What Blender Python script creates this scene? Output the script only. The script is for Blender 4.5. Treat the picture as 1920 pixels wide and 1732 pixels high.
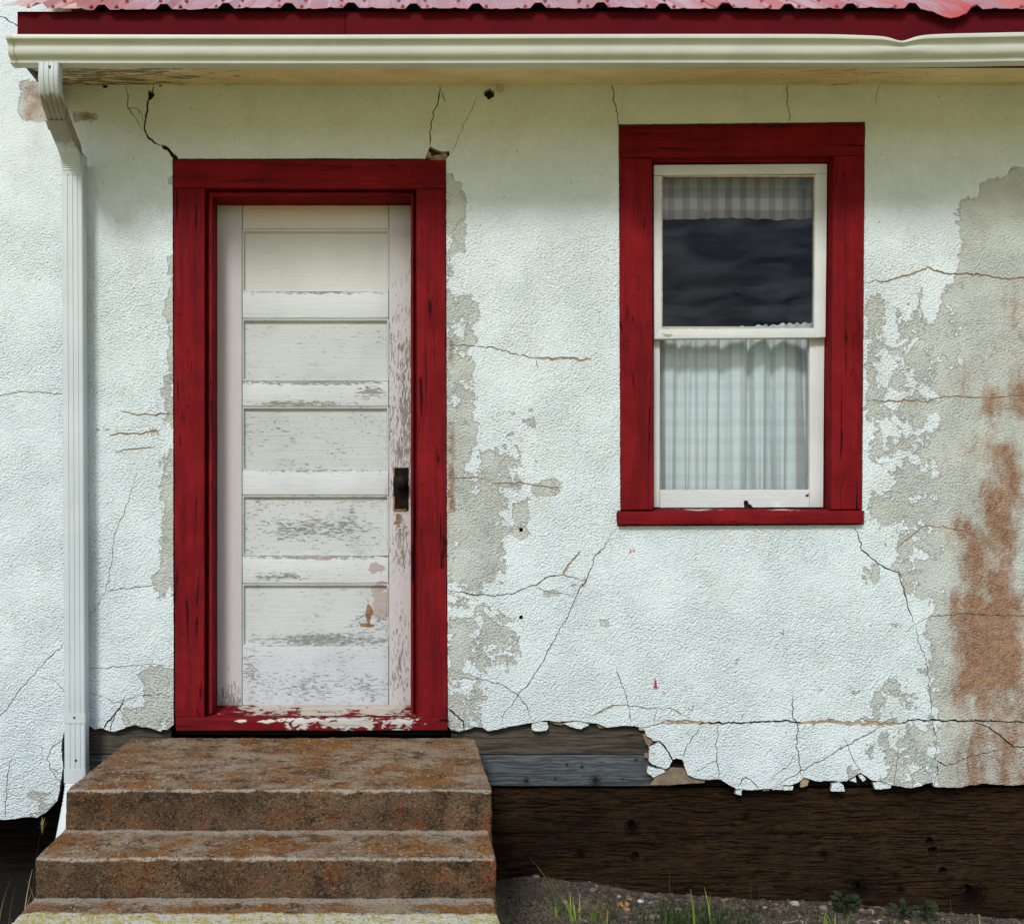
import bpy, math, random
import numpy as np
from mathutils import Matrix, Vector
from mathutils.geometry import delaunay_2d_cdt

# ------------------------------------------------------------------ clear
for o in list(bpy.data.objects):
    bpy.data.objects.remove(o)
scene = bpy.context.scene
COL = scene.collection
R = math.radians

# ------------------------------------------------------------------ camera
# survey of the place: the wall face is the plane y = 0, metres; the eye stands 4.5 m in front of it
S, D, ZC, VX, VY = 0.0022, 4.5, 1.45, 752.0, 999.0
cam = bpy.data.cameras.new('camera')
cam.sensor_width = 36.0
cam.sensor_fit = 'HORIZONTAL'
cam.lens = 36.0 * D / (S * 1920.0)
cam.shift_x = (960.0 - VX) / 1920.0
cam.shift_y = (VY - 866.0) / 1920.0
cam.clip_start = 0.05
cam.clip_end = 2000.0
camo = bpy.data.objects.new('camera', cam)
camo.location = (0, -D, ZC)
camo.rotation_euler = (R(90), 0, 0)
COL.objects.link(camo)
scene.camera = camo

# ------------------------------------------------------------------ sky, sun, exposure
SUN_EL, SUN_AZ = 38.0, 200.0          # azimuth clockwise from +Y
world = bpy.data.worlds.new('World')
scene.world = world
world.use_nodes = True
wn = world.node_tree
wn.nodes.clear()
sky = wn.nodes.new('ShaderNodeTexSky')
sky.sky_type = 'NISHITA'
sky.sun_disc = False
sky.sun_elevation = R(SUN_EL)
sky.sun_rotation = R(SUN_AZ)
sky.air_density = 1.0
sky.dust_density = 3.0
sky.ozone_density = 1.0
# streaky cloud over the whole sky
tc = wn.nodes.new('ShaderNodeTexCoord')
mp = wn.nodes.new('ShaderNodeMapping')
mp.inputs['Scale'].default_value = (1.0, 1.0, 4.0)
nz = wn.nodes.new('ShaderNodeTexNoise')
nz.inputs['Scale'].default_value = 11.0
nz.inputs['Detail'].default_value = 7
nz.inputs['Roughness'].default_value = 0.62
mr = wn.nodes.new('ShaderNodeMapRange')
mr.inputs['From Min'].default_value = 0.38
mr.inputs['From Max'].default_value = 0.68
mr.inputs['To Min'].default_value = 0.35
mr.inputs['To Max'].default_value = 0.95
mx = wn.nodes.new('ShaderNodeMix')
mx.data_type = 'RGBA'
bgn = wn.nodes.new('ShaderNodeBackground')
wo = wn.nodes.new('ShaderNodeOutputWorld')
wn.links.new(tc.outputs['Generated'], mp.inputs['Vector'])
wn.links.new(mp.outputs[0], nz.inputs['Vector'])
wn.links.new(nz.outputs[0], mr.inputs['Value'])
wn.links.new(mr.outputs[0], mx.inputs[0])
wn.links.new(sky.outputs[0], mx.inputs[6])
nz2 = wn.nodes.new('ShaderNodeTexNoise')
nz2.inputs['Scale'].default_value = 19.0
nz2.inputs['Detail'].default_value = 5
wn.links.new(mp.outputs[0], nz2.inputs['Vector'])
mr2 = wn.nodes.new('ShaderNodeMapRange')
mr2.inputs['From Min'].default_value = 0.40
mr2.inputs['From Max'].default_value = 0.62
wn.links.new(nz2.outputs[0], mr2.inputs['Value'])
mx2 = wn.nodes.new('ShaderNodeMix')
mx2.data_type = 'RGBA'
mx2.inputs[6].default_value = (1.4, 2.1, 2.9, 1)
mx2.inputs[7].default_value = (9.6, 11.4, 12.8, 1)
wn.links.new(mr2.outputs[0], mx2.inputs[0])
wn.links.new(mx2.outputs[2], mx.inputs[7])
wn.links.new(mx.outputs[2], bgn.inputs['Color'])
bgn.inputs['Strength'].default_value = 0.11
wn.links.new(bgn.outputs[0], wo.inputs['Surface'])

sl = bpy.data.lights.new('sun', 'SUN')
sl.energy = 2.1
sl.angle = R(13)
sl.color = (1.0, 0.985, 0.96)
so = bpy.data.objects.new('sun', sl)
dv = Vector((math.sin(R(SUN_AZ)) * math.cos(R(SUN_EL)), math.cos(R(SUN_AZ)) * math.cos(R(SUN_EL)), math.sin(R(SUN_EL))))
so.rotation_euler = dv.to_track_quat('Z', 'Y').to_euler()
so.location = dv * 30
COL.objects.link(so)

vs = scene.view_settings
vs.view_transform = 'Standard'
vs.look = 'None'
vs.exposure = 0.18
vs.gamma = 1.0
vs.use_curve_mapping = False
scene.cycles.use_denoising = True
scene.cycles.adaptive_threshold = 0.02
scene.cycles.max_bounces = 6
scene.cycles.diffuse_bounces = 3
scene.cycles.glossy_bounces = 3
scene.cycles.transparent_max_bounces = 12

# ------------------------------------------------------------------ numeric helpers
rng = np.random.default_rng(7)
random.seed(7)

def K(d): return D / (D - d)
def X(px, d=0.0): return (px - VX) * S / K(d)
def Z(py, d=0.0): return ZC + (VY - py) * S / K(d)
def XZ(p, d=0.0): return (X(p[0], d), Z(p[1], d))

def _hash(i, j, k):
    h = (i * 374761393 + j * 668265263 + k * 2147483647 + 1274126177) & 0xFFFFFFFF
    h = ((h ^ (h >> 13)) * 1274126177) & 0xFFFFFFFF
    h = h ^ (h >> 16)
    return (h & 0xFFFFFF) / float(0xFFFFFF)

def vnoise(p, scale=1.0, seed=0):
    q = np.asarray(p, float) * scale + seed * 17.31
    f = np.floor(q)
    t = q - f
    t = t * t * (3 - 2 * t)
    i = f.astype(np.int64)
    r = 0
    for dx in (0, 1):
        wx = t[:, 0] if dx else 1 - t[:, 0]
        for dy in (0, 1):
            wy = t[:, 1] if dy else 1 - t[:, 1]
            for dz in (0, 1):
                wz = t[:, 2] if dz else 1 - t[:, 2]
                r = r + wx * wy * wz * _hash(i[:, 0] + dx, i[:, 1] + dy, i[:, 2] + dz)
    return r - 0.5

def fbm(p, scale, seed=0, oct=4, g=0.5):
    r, a = 0, 1.0
    for o in range(oct):
        r = r + a * vnoise(p, scale * 2 ** o, seed + o)
        a *= g
    return r

# ------------------------------------------------------------------ object helpers
def link(o, parent=None):
    COL.objects.link(o)
    if parent is not None:
        o.parent = parent
        m = Matrix.Translation(parent.location)
        pp = parent.parent
        while pp is not None:
            pp = pp.parent
        o.matrix_parent_inverse = m.inverted()
    return o

def mesh(name, V, F, mat, parent=None, smooth=False, attrs=None, cols=None):
    me = bpy.data.meshes.new(name)
    me.from_pydata([tuple(map(float, v)) for v in V], [], [tuple(map(int, f)) for f in F])
    me.update()
    if mat is not None:
        me.materials.append(mat)
    if smooth:
        me.polygons.foreach_set('use_smooth', [True] * len(me.polygons))
    for k, a in (attrs or {}).items():
        at = me.attributes.new(k, 'FLOAT', 'POINT')
        at.data.foreach_set('value', np.asarray(a, np.float32))
    for k, a in (cols or {}).items():
        at = me.attributes.new(k, 'FLOAT_COLOR', 'POINT')
        c = np.ones((len(V), 4), np.float32)
        c[:, :3] = a
        at.data.foreach_set('color', c.ravel())
    o = bpy.data.objects.new(name, me)
    return link(o, parent)

def empty(name, loc=(0, 0, 0), parent=None):
    o = bpy.data.objects.new(name, None)
    o.location = loc
    o.empty_display_size = 0.1
    return link(o, parent)

def tag(o, label=None, cat=None, group=None, kind=None):
    if label: o['label'] = label
    if cat: o['category'] = cat
    if group: o['group'] = group
    if kind: o['kind'] = kind
    return o

def _axis(L, r, res):
    r = min(r, L * 0.45)
    n = max(1, int(round((L - 2 * r) / res)))
    a = [0, r * 0.3, ]
    a += list(np.linspace(r, L - r, n + 1))
    a += [L - r * 0.3, L]
    return np.array(a)

def rbox_data(size, r, res):
    """rounded box from 0 to size with a grid on every face"""
    ax = [_axis(size[i], r, res) for i in range(3)]
    V, idx, F = [], {}, []
    def vid(i, j, k):
        key = (i, j, k)
        if key not in idx:
            idx[key] = len(V)
            V.append((ax[0][i], ax[1][j], ax[2][k]))
        return idx[key]
    n = [len(a) - 1 for a in ax]
    for i in range(n[0]):
        for j in range(n[1]):
            F.append((vid(i, j, 0), vid(i, j + 1, 0), vid(i + 1, j + 1, 0), vid(i + 1, j, 0)))
            F.append((vid(i, j, n[2]), vid(i + 1, j, n[2]), vid(i + 1, j + 1, n[2]), vid(i, j + 1, n[2])))
    for i in range(n[0]):
        for k in range(n[2]):
            F.append((vid(i, 0, k), vid(i + 1, 0, k), vid(i + 1, 0, k + 1), vid(i, 0, k + 1)))
            F.append((vid(i, n[1], k), vid(i, n[1], k + 1), vid(i + 1, n[1], k + 1), vid(i + 1, n[1], k)))
    for j in range(n[1]):
        for k in range(n[2]):
            F.append((vid(0, j, k), vid(0, j, k + 1), vid(0, j + 1, k + 1), vid(0, j + 1, k)))
            F.append((vid(n[0], j, k), vid(n[0], j + 1, k), vid(n[0], j + 1, k + 1), vid(n[0], j, k + 1)))
    V = np.array(V, float)
    sz = np.array(size, float)
    rr = min(r, sz.min() * 0.45)
    inner = np.clip(V, rr, sz - rr)
    dlt = V - inner
    ln = np.linalg.norm(dlt, axis=1)
    m = ln > 1e-9
    V[m] = inner[m] + dlt[m] / ln[m][:, None] * rr
    return V, F

def box(name, lo, hi, mat, parent=None, r=0.003, res=0.2, rough=0.0, rscale=30.0, seed=0, smooth=True):
    lo, hi = np.array(lo, float), np.array(hi, float)
    V, F = rbox_data(hi - lo, r, res)
    V = V + lo
    if rough:
        for a in range(3):
            V[:, a] += rough * fbm(V, rscale, seed + 5 * a, 2)
    return mesh(name, V, F, mat, parent, smooth)

def board(name, quad, yf, yb, mat, parent=None, r=0.003, res=0.08, warp=0.0018, seed=0, rs=9.0):
    """board whose front face has the corners quad (TL, TR, BR, BL) as seen on the front face"""
    d = -yf
    P = np.array([XZ(q, d) for q in quad])
    w = np.linalg.norm(P[1] - P[0]); h = np.linalg.norm(P[3] - P[0]); t = yb - yf
    V, F = rbox_data((w, t, h), r, res)
    u, v = V[:, 0] / w, V[:, 2] / h
    XY = (P[3][None] * ((1 - u) * (1 - v))[:, None] + P[2][None] * (u * (1 - v))[:, None]
          + P[1][None] * (u * v)[:, None] + P[0][None] * ((1 - u) * v)[:, None])
    W = np.stack([XY[:, 0], yf + V[:, 1], XY[:, 1]], 1)
    if warp:
        n0 = W.copy()
        for a in range(3):
            W[:, a] += warp * fbm(n0, rs, seed * 3 + a, 3) * (1.0 if a != 1 else 1.6)
    return mesh(name, W, F, mat, parent, True)

def pip(pts, poly):
    poly = np.asarray(poly)
    x, y = pts[:, 0], pts[:, 1]
    res = np.zeros(len(pts), bool)
    bb = (x >= poly[:, 0].min()) & (x <= poly[:, 0].max()) & (y >= poly[:, 1].min()) & (y <= poly[:, 1].max())
    ii = np.where(bb)[0]
    if len(ii) == 0:
        return res
    x, y = x[ii], y[ii]
    ins = np.zeros(len(ii), bool)
    n = len(poly)
    j = n - 1
    for i in range(n):
        xi, yi = poly[i]; xj, yj = poly[j]
        if yi != yj:
            c = ((yi > y) != (yj > y)) & (x < (xj - xi) * (y - yi) / (yj - yi) + xi)
            ins ^= c
        j = i
    res[ii] = ins
    return res

def rough_poly(pts, step, amp, closed=True, scale=60.0, seed=0):
    """resample a polyline and roughen it with noise (no change at open ends)"""
    pts = np.asarray(pts, float)
    out = []
    n = len(pts)
    for i in range(n if closed else n - 1):
        a, b = pts[i], pts[(i + 1) % n]
        m = max(1, int(np.linalg.norm(b - a) / step))
        for k in range(m):
            out.append(a + (b - a) * k / m)
    if not closed:
        out.append(pts[-1])
    out = np.array(out)
    p3 = np.stack([out[:, 0], np.zeros(len(out)), out[:, 1]], 1)
    out = out + amp * np.stack([fbm(p3, scale, seed, 3), fbm(p3, scale, seed + 50, 3)], 1)
    return out

def sheet(name, outline, holes, yf, thick, mat, parent=None, spacing=None, undul=0.0, attr_fn=None, smooth=True, seed=0, edge_mat=None):
    """plate in the xz plane with an outline and holes of any shape; its edges run back by thick"""
    outline = np.asarray(outline, float)
    verts, edges = [], []
    for loop in [outline] + [np.asarray(h, float) for h in holes]:
        b = len(verts)
        m = len(loop)
        verts += [tuple(p) for p in loop]
        edges += [(b + i, b + (i + 1) % m) for i in range(m)]
    if spacing:
        lo, hi = outline.min(0), outline.max(0)
        gx = np.arange(lo[0], hi[0], spacing)
        gz = np.arange(lo[1], hi[1], spacing)
        g = np.stack(np.meshgrid(gx, gz), -1).reshape(-1, 2)
        g = g + np.random.default_rng(seed).uniform(-.35, .35, g.shape) * spacing
        ok = pip(g, outline)
        for h in holes:
            ok &= ~pip(g, h)
        verts += [tuple(p) for p in g[ok]]
    res = delaunay_2d_cdt([Vector(v) for v in verts], edges, [], 0, 1e-5, False)
    P = np.array([tuple(v) for v in res[0]])
    T = np.array([f for f in res[2] if len(f) == 3])
    c = P[T].mean(1)
    keep = pip(c, outline)
    for h in holes:
        keep &= ~pip(c, h)
    T = T[keep]
    a, b, cc = P[T[:, 0]], P[T[:, 1]], P[T[:, 2]]
    area = (b[:, 0] - a[:, 0]) * (cc[:, 1] - a[:, 1]) - (b[:, 1] - a[:, 1]) * (cc[:, 0] - a[:, 0])
    T = T[np.abs(area) > 1e-10]
    area = area[np.abs(area) > 1e-10]
    T[area < 0] = T[area < 0][:, ::-1]      # counter-clockwise in (x, z) faces -y
    n = len(P)
    p3 = np.stack([P[:, 0], np.zeros(n), P[:, 1]], 1)
    y = np.full(n, yf)
    if undul:
        y = y + undul * (fbm(p3, 3.0, 3, 2) + 0.7 * fbm(p3, 14.0, 9, 2))
    V = np.stack([P[:, 0], y, P[:, 1]], 1)
    cnt = {}
    for t in T:
        for i in range(3):
            e = (int(t[i]), int(t[(i + 1) % 3]))
            cnt[e] = 1
    bd = [e for e in cnt if (e[1], e[0]) not in cnt]
    bv = sorted({i for e in bd for i in e})
    nb = len(bv)
    fm = {v: n + k for k, v in enumerate(bv)}
    bmap = {v: n + nb + k for k, v in enumerate(bv)}
    VB = V[bv].copy()
    VB[:, 1] = yf + thick
    F = [tuple(t) for t in T] + [(fm[e[1]], fm[e[0]], bmap[e[0]], bmap[e[1]]) for e in bd]
    VV = np.concatenate([V, V[bv], VB]) if nb else V
    attrs = attr_fn(VV) if attr_fn else None
    o = mesh(name, VV, F, mat, parent, False, attrs)
    if smooth:
        fl = np.zeros(len(F), bool); fl[:len(T)] = True
        o.data.polygons.foreach_set('use_smooth', fl)
    if edge_mat is not None:
        o.data.materials.append(edge_mat)
        mi = np.zeros(len(F), np.int32); mi[len(T):] = 1
        o.data.polygons.foreach_set('material_index', mi)
    return o

def lathe(name, prof, mat, parent, origin, axis='y', seg=20, squash=(1, 1)):
    """prof: (radius, height) along -y"""
    V, F = [], []
    for r_, h in prof:
        for k in range(seg):
            a = 2 * math.pi * k / seg
            if axis == 'y':
                V.append((origin[0] + r_ * math.cos(a) * squash[0], origin[1] - h, origin[2] + r_ * math.sin(a) * squash[1]))
            else:
                V.append((origin[0] + r_ * math.cos(a), origin[1] + r_ * math.sin(a), origin[2] + h))
    m = len(prof)
    for i in range(m - 1):
        for k in range(seg):
            k2 = (k + 1) % seg
            F.append((i * seg + k, (i + 1) * seg + k, (i + 1) * seg + k2, i * seg + k2))
    F.append(tuple(range(seg)))
    F.append(tuple((m - 1) * seg + k for k in reversed(range(seg))))
    return mesh(name, V, F, mat, parent, True)

# ------------------------------------------------------------------ material helpers
class G:
    def __init__(s, name):
        s.m = bpy.data.materials.new(name)
        s.m.use_nodes = True
        s.t = s.m.node_tree
        s.t.nodes.clear()
        s.o = s.t.nodes.new('ShaderNodeOutputMaterial')
        s.co = s.t.nodes.new('ShaderNodeTexCoord').outputs['Object']
    def n(s, typ, ins=None, **pr):
        nd = s.t.nodes.new('ShaderNode' + typ)
        for k, v in pr.items():
            setattr(nd, k, v)
        for k, v in (ins or {}).items():
            if isinstance(v, bpy.types.NodeSocket):
                s.t.links.new(v, nd.inputs[k])
            else:
                nd.inputs[k].default_value = v
        return nd
    def map(s, scale, loc=(0, 0, 0), vec=None, rot=(0, 0, 0)):
        return s.n('Mapping', {'Vector': vec or s.co, 'Scale': scale, 'Location': loc, 'Rotation': rot}).outputs[0]
    def noise(s, scale, detail=4, rough=.5, dist=0.0, vec=None):
        return s.n('TexNoise', {'Vector': vec or s.co, 'Scale': scale, 'Detail': detail, 'Roughness': rough, 'Distortion': dist}).outputs[0]
    def noisec(s, scale, detail=4, rough=.5, vec=None):
        return s.n('TexNoise', {'Vector': vec or s.co, 'Scale': scale, 'Detail': detail, 'Roughness': rough}).outputs[1]
    def vor(s, scale, out='Distance', feature='F1', vec=None, rnd=1.0):
        return s.n('TexVoronoi', {'Vector': vec or s.co, 'Scale': scale, 'Randomness': rnd}, feature=feature).outputs[out]
    def f(s, op, a, b=0.0, c=None, clamp=False):
        d = {0: a, 1: b}
        if c is not None: d[2] = c
        return s.n('Math', d, operation=op, use_clamp=clamp).outputs[0]
    def step(s, v, lo, hi, a=0.0, b=1.0):
        return s.n('MapRange', {0: v, 1: lo, 2: hi, 3: a, 4: b}, interpolation_type='SMOOTHSTEP').outputs[0]
    def mix(s, fac, a, b, mode='MIX'):
        def c(x): return x if isinstance(x, bpy.types.NodeSocket) else (x[0], x[1], x[2], 1)
        return s.n('Mix', {0: fac, 6: c(a), 7: c(b)}, data_type='RGBA', blend_type=mode).outputs[2]
    def attr(s, name, out='Fac'):
        return s.n('Attribute', attribute_name=name).outputs[out]
    def sep(s, vec=None):
        return s.n('SeparateXYZ', {0: vec or s.co}).outputs
    def blob(s, c, r):
        """1 at the centre falling to 0 at the rim of an ellipse in the xz plane"""
        v = s.n('VectorMath', {0: s.co, 1: (c[0], 0, c[1])}, operation='SUBTRACT').outputs[0]
        v = s.n('VectorMath', {0: v, 1: (1 / r[0], 0, 1 / r[1])}, operation='MULTIPLY').outputs[0]
        l = s.n('VectorMath', {0: v}, operation='LENGTH').outputs['Value']
        return s.f('SUBTRACT', 1.0, l, clamp=True)
    def blobs(s, lst):
        r = None
        for (px, py, rx, ry, st, d) in lst:
            b = s.f('MULTIPLY', s.blob(XZ((px, py), d), (rx * S, ry * S)), st)
            r = b if r is None else s.f('MAXIMUM', r, b)
        return r
    def bump(s, h, strength=.5, dist=.01, normal=None):
        d = {'Height': h, 'Strength': strength, 'Distance': dist}
        if normal is not None: d['Normal'] = normal
        return s.n('Bump', d).outputs[0]
    def out(s, col, rough=.7, normal=None, metal=0.0, spec=.5, coat=0.0, coat_r=.1, extra=None):
        d = {'Base Color': col if isinstance(col, bpy.types.NodeSocket) else (col[0], col[1], col[2], 1),
             'Roughness': rough, 'Metallic': metal, 'Specular IOR Level': spec, 'Coat Weight': coat, 'Coat Roughness': coat_r}
        if normal is not None: d['Normal'] = normal
        d.update(extra or {})
        b = s.n('BsdfPrincipled', d)
        s.t.links.new(b.outputs[0], s.o.inputs[0])
        return s.m

def m_stucco(name='stucco_paint', use_attr=True):
    g = G(name)
    base = g.mix(g.step(g.noise(5, 5, .7), .35, .68), (.635, .725, .75), (.695, .785, .81))
    base = g.mix(g.f('MULTIPLY', g.step(g.noise(34, 3, .6), .5, .70), .22), base, (.52, .585, .57))
    # pits and specks of dirt
    pit = g.step(g.noise(62, 2, .6), .685, .725)
    base = g.mix(g.f('MULTIPLY', pit, .7), base, (.25, .22, .16))
    base = g.mix(g.f('MULTIPLY', g.step(g.noise(1.0, 5, .7, .2, g.map((9, 9, 3.5), loc=(4, 4, 8))), .53, .72), .30), base, (.50, .53, .48))
    if use_attr:
        under = g.mix(g.step(g.noise(7, 4, .6), .3, .7), (.49, .52, .475), (.405, .42, .37))
        under = g.mix(g.step(g.noise(75, 3, .7), .48, .72, 0, .6), under, (.54, .55, .50))
        frag = g.f('SUBTRACT', g.noise(12, 7, .70, .3), .5)
        e = g.f('ADD', g.attr('peel'), g.f('MULTIPLY', frag, 2.0))
        mask = g.f('MULTIPLY', g.step(e, .47, .55), .86)
        edge = g.f('MULTIPLY', g.step(e, .36, .5), g.f('SUBTRACT', 1.0, mask))
        base = g.mix(g.f('MULTIPLY', edge, .4), base, (.82, .86, .85))
        col = g.mix(mask, base, under)
        rv = g.f('ADD', g.attr('rust'), g.f('MULTIPLY', g.f('SUBTRACT', g.noise(1.0, 6, .70, .2, g.map((13, 13, 7))), .5), 1.7))
        rm = g.f('MULTIPLY', g.step(rv, .22, .85), g.f('ADD', .45, g.f('MULTIPLY', g.noise(100, 3, .65), .85)), clamp=True)
        rcol = g.mix(g.step(g.noise(30, 4, .6), .35, .65), (.315, .165, .085), (.205, .090, .040))
        col = g.mix(rm, col, rcol)
        # stray brushes of red trim paint beside the openings
        rd = g.step(g.f('ADD', g.attr('redp'), g.f('MULTIPLY', g.f('SUBTRACT', g.noise(120, 3, .7), .5), 1.6)), .6, .64)
        col = g.mix(rd, col, (.36, .04, .045))
    else:
        mask, col = None, base
    v1 = g.map((98, 98, 142), rot=(0, -.5, 0))
    h = g.f('SUBTRACT', g.noise(1.0, 2.5, .5, .1, v1), .5)
    h = g.f('ADD', h, g.f('MULTIPLY', g.f('SUBTRACT', g.noise(30, 2, .5), .5), .35))
    amp = g.f('MULTIPLY', g.step(g.noise(3.5, 2, .5), .34, .62, .70, 1.2), g.step(g.sep()[2], 2.55, 3.1, 1.0, .35))
    h = g.f('MULTIPLY', h, amp)      # trowelled flatter in places and near the eave
    if use_attr:
        h = g.f('SUBTRACT', h, g.f('MULTIPLY', mask, .40))
    nrm = g.bump(h, 1.0, .0135)
    return g.out(col, .9, nrm, spec=.25)

def m_wood(name, a, b, axis='x', sc=1.0, dark=(.012, .01, .008), crack=.62, bump=.5, rough=.85, swirl=.6, knots=None):
    """bare weathered wood with grain along axis"""
    g = G(name)
    st = (5, 70, 150) if axis == 'x' else (150, 70, 5)
    warp = g.n('VectorMath', {0: g.noisec(9 * sc, 2), 1: (.035 * swirl, .035 * swirl, .035 * swirl)}, operation='MULTIPLY').outputs[0]
    vec = g.n('VectorMath', {0: g.co, 1: warp}, operation='ADD').outputs[0]
    v = g.map(tuple(x * sc for x in st), vec=vec)
    gr = g.noise(1.0, 5, .68, .25, v)
    col = g.mix(g.step(gr, .40, .62), a, b)
    col = g.mix(g.step(g.noise(3.0, 4, .6), .35, .75, 0, .55), col, tuple(x * .45 for x in a))
    ck = g.step(gr, crack, crack + .06)
    col = g.mix(ck, col, dark)
    if knots:
        kb = g.blobs([(a_, b_, r_, r_ * .9, 1.0, -.05) for a_, b_, r_ in knots])
        kn = g.f('ADD', kb, g.f('MULTIPLY', g.f('SUBTRACT', g.noise(60, 3), .5), .5))
        ring = g.f('MULTIPLY', g.f('ADD', g.f('SINE', g.f('MULTIPLY', kn, 26.0)), 1.0), g.step(kb, .02, .3, 0, .5))
        col = g.mix(g.f('MULTIPLY', ring, .8), col, dark)
        col = g.mix(g.step(kn, .45, .75, 0, .9), col, dark)
    h = g.f('SUBTRACT', gr, g.f('MULTIPLY', ck, .5))
    return g.out(col, rough, g.bump(h, bump, .006), spec=.05)

def m_red(name, axis='x', peel=None, peelcol=((.60, .60, .57), (.42, .40, .36)), amount=1.0, dust=.3):
    g = G(name)
    st = (3.0, 40, 50) if axis == 'x' else (50, 40, 3.0)
    v = g.map(st)
    gr = g.noise(1.0, 6, .6, .3, v)
    col = g.mix(g.step(g.noise(5, 6, .65), .3, .72), (.135, .0055, .0085), (.205, .010, .013))
    col = g.mix(g.step(g.noise(1.0, 5, .7, .3, g.map(tuple(x * .45 for x in st), loc=(5, 1, 2))), .46, .62, 0, .55), col, (.070, .005, .007))
    # worn, chalked fibres
    col = g.mix(g.f('MULTIPLY', g.step(g.noise(1.0, 5, .6, 0, g.map(tuple(x * 1.6 for x in st))), .60, .75), dust), col, (.33, .035, .038))
    ck = g.step(g.noise(1.0, 5, .65, .5, g.map(tuple(x * .8 for x in st), loc=(3, 1, 7))), .615, .65)
    col = g.mix(ck, col, (.018, .004, .005))
    col = g.mix(g.f('MULTIPLY', g.step(g.noise(6, 5, .72, .4, g.map((1, 1, 1), loc=(7, 3, 9))), .50, .66), .5), col, (.085, .007, .009))
    h = g.f('SUBTRACT', g.f('MULTIPLY', gr, .8), g.f('MULTIPLY', ck, .6))
    h = g.f('ADD', h, g.f('MULTIPLY', g.noise(35, 4, .6), .5))
    if peel:
        b = g.blobs(peel)
        nn = g.f('SUBTRACT', g.noise(1.0, 8, .66, .5, g.map((22, 40, 55) if axis == 'x' else (55, 40, 22))), .5)
        e = g.f('ADD', b, g.f('MULTIPLY', nn, 1.7 * amount))
        mk = g.step(e, .42, .47)
        pc = g.mix(g.step(g.noise(1.0, 6, .6, .2, g.map(st, loc=(9, 2, 4))), .35, .65), peelcol[0], peelcol[1])
        col = g.mix(mk, col, pc)
        h = g.f('SUBTRACT', h, g.f('MULTIPLY', mk, .35))
    return g.out(col, .78, g.bump(h, .8, .006), spec=.07)

def m_white(name, axis='x', wear=.3, base=(.70, .72, .71), under=(.20, .19, .165), blobs=None, brown=None, tint=None, grey=None, tan=None):
    """flaking white paint over grey wood; blobs raise the wear, brown shows bare wood, tan shows old primer"""
    g = G(name)
    st = (7.0, 70, 110) if axis == 'x' else (110, 70, 7.0)
    v = g.map(st)
    gr = g.noise(1.0, 5, .6, .5, v)
    col = g.mix(g.step(g.noise(3.5, 5, .6), .35, .68), base, tuple(x * .90 for x in base))
    if tint:
        col = g.mix(g.step(g.f('ADD', g.blobs(tint[1]), g.f('MULTIPLY', g.f('SUBTRACT', g.noise(6, 4), .5), .3)), .05, .6, 0, .75), col, tint[0])
    fl = g.noise(1.0, 7, .68, .6, g.map(tuple(x * q for x, q in zip(st, (5.5, 1.3, 1.7) if axis == 'x' else (1.7, 1.3, 4.5))), loc=(2, 5, 1)))
    big = g.f('SUBTRACT', g.noise(7, 4, .6), .5)
    e = g.f('ADD', fl, g.f('MULTIPLY', big, .22))
    e = g.f('ADD', e, wear * .24 - .055)
    if blobs:
        e = g.f('ADD', e, g.f('MULTIPLY', g.blobs(blobs), .24))
    mk = g.step(e, .655, .70)
    uc = g.mix(g.step(gr, .35, .65), under, tuple(x * .45 for x in under))
    uc = g.mix(g.step(g.noise(9, 3), .52, .66, 0, .6), uc, (.30, .20, .12))
    col = g.mix(g.f('MULTIPLY', mk, .72), col, uc)
    if tan:
        nt = g.f('MULTIPLY', g.f('SUBTRACT', g.noise(17, 8, .62, .4), .5), 1.5)
        mt = g.step(g.f('ADD', g.blobs(tan), nt), .42, .46)
        col = g.mix(mt, col, g.mix(g.noise(30, 4), (.35, .305, .28), (.41, .365, .345)))
    h = g.f('SUBTRACT', g.f('MULTIPLY', gr, .6), g.f('MULTIPLY', mk, .5))
    if brown:
        nb = g.f('MULTIPLY', g.f('SUBTRACT', g.noise(1.0, 8, .62, .4, g.map((22, 22, 30))), .5), 1.6)
        mb = g.step(g.f('ADD', g.blobs(brown), nb), .42, .46)
        col = g.mix(mb, col, g.mix(g.step(gr, .4, .6), (.34, .19, .10), (.20, .10, .05)))
        h = g.f('SUBTRACT', h, g.f('MULTIPLY', mb, .6))
    return g.out(col, .68, g.bump(h, .8, .005), spec=.25)

def m_plain(name, col, rough=.6, var=.12, metal=0.0, spec=.4, nscale=12, bump=.15, bscale=60, coat=0.0, dirt=None, dirt_amt=.5):
    g = G(name)
    c = g.mix(g.step(g.noise(nscale, 5, .6), .3, .7), tuple(x * (1 - var) for x in col), tuple(min(.9, x * (1 + var)) for x in col))
    if dirt:
        c = g.mix(g.f('MULTIPLY', g.step(g.noise(nscale * 1.7, 7, .68, .3), .54, .66), dirt_amt), c, dirt)
    return g.out(c, rough, g.bump(g.noise(bscale, 4, .6), bump, .004), metal, spec, coat)

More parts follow.
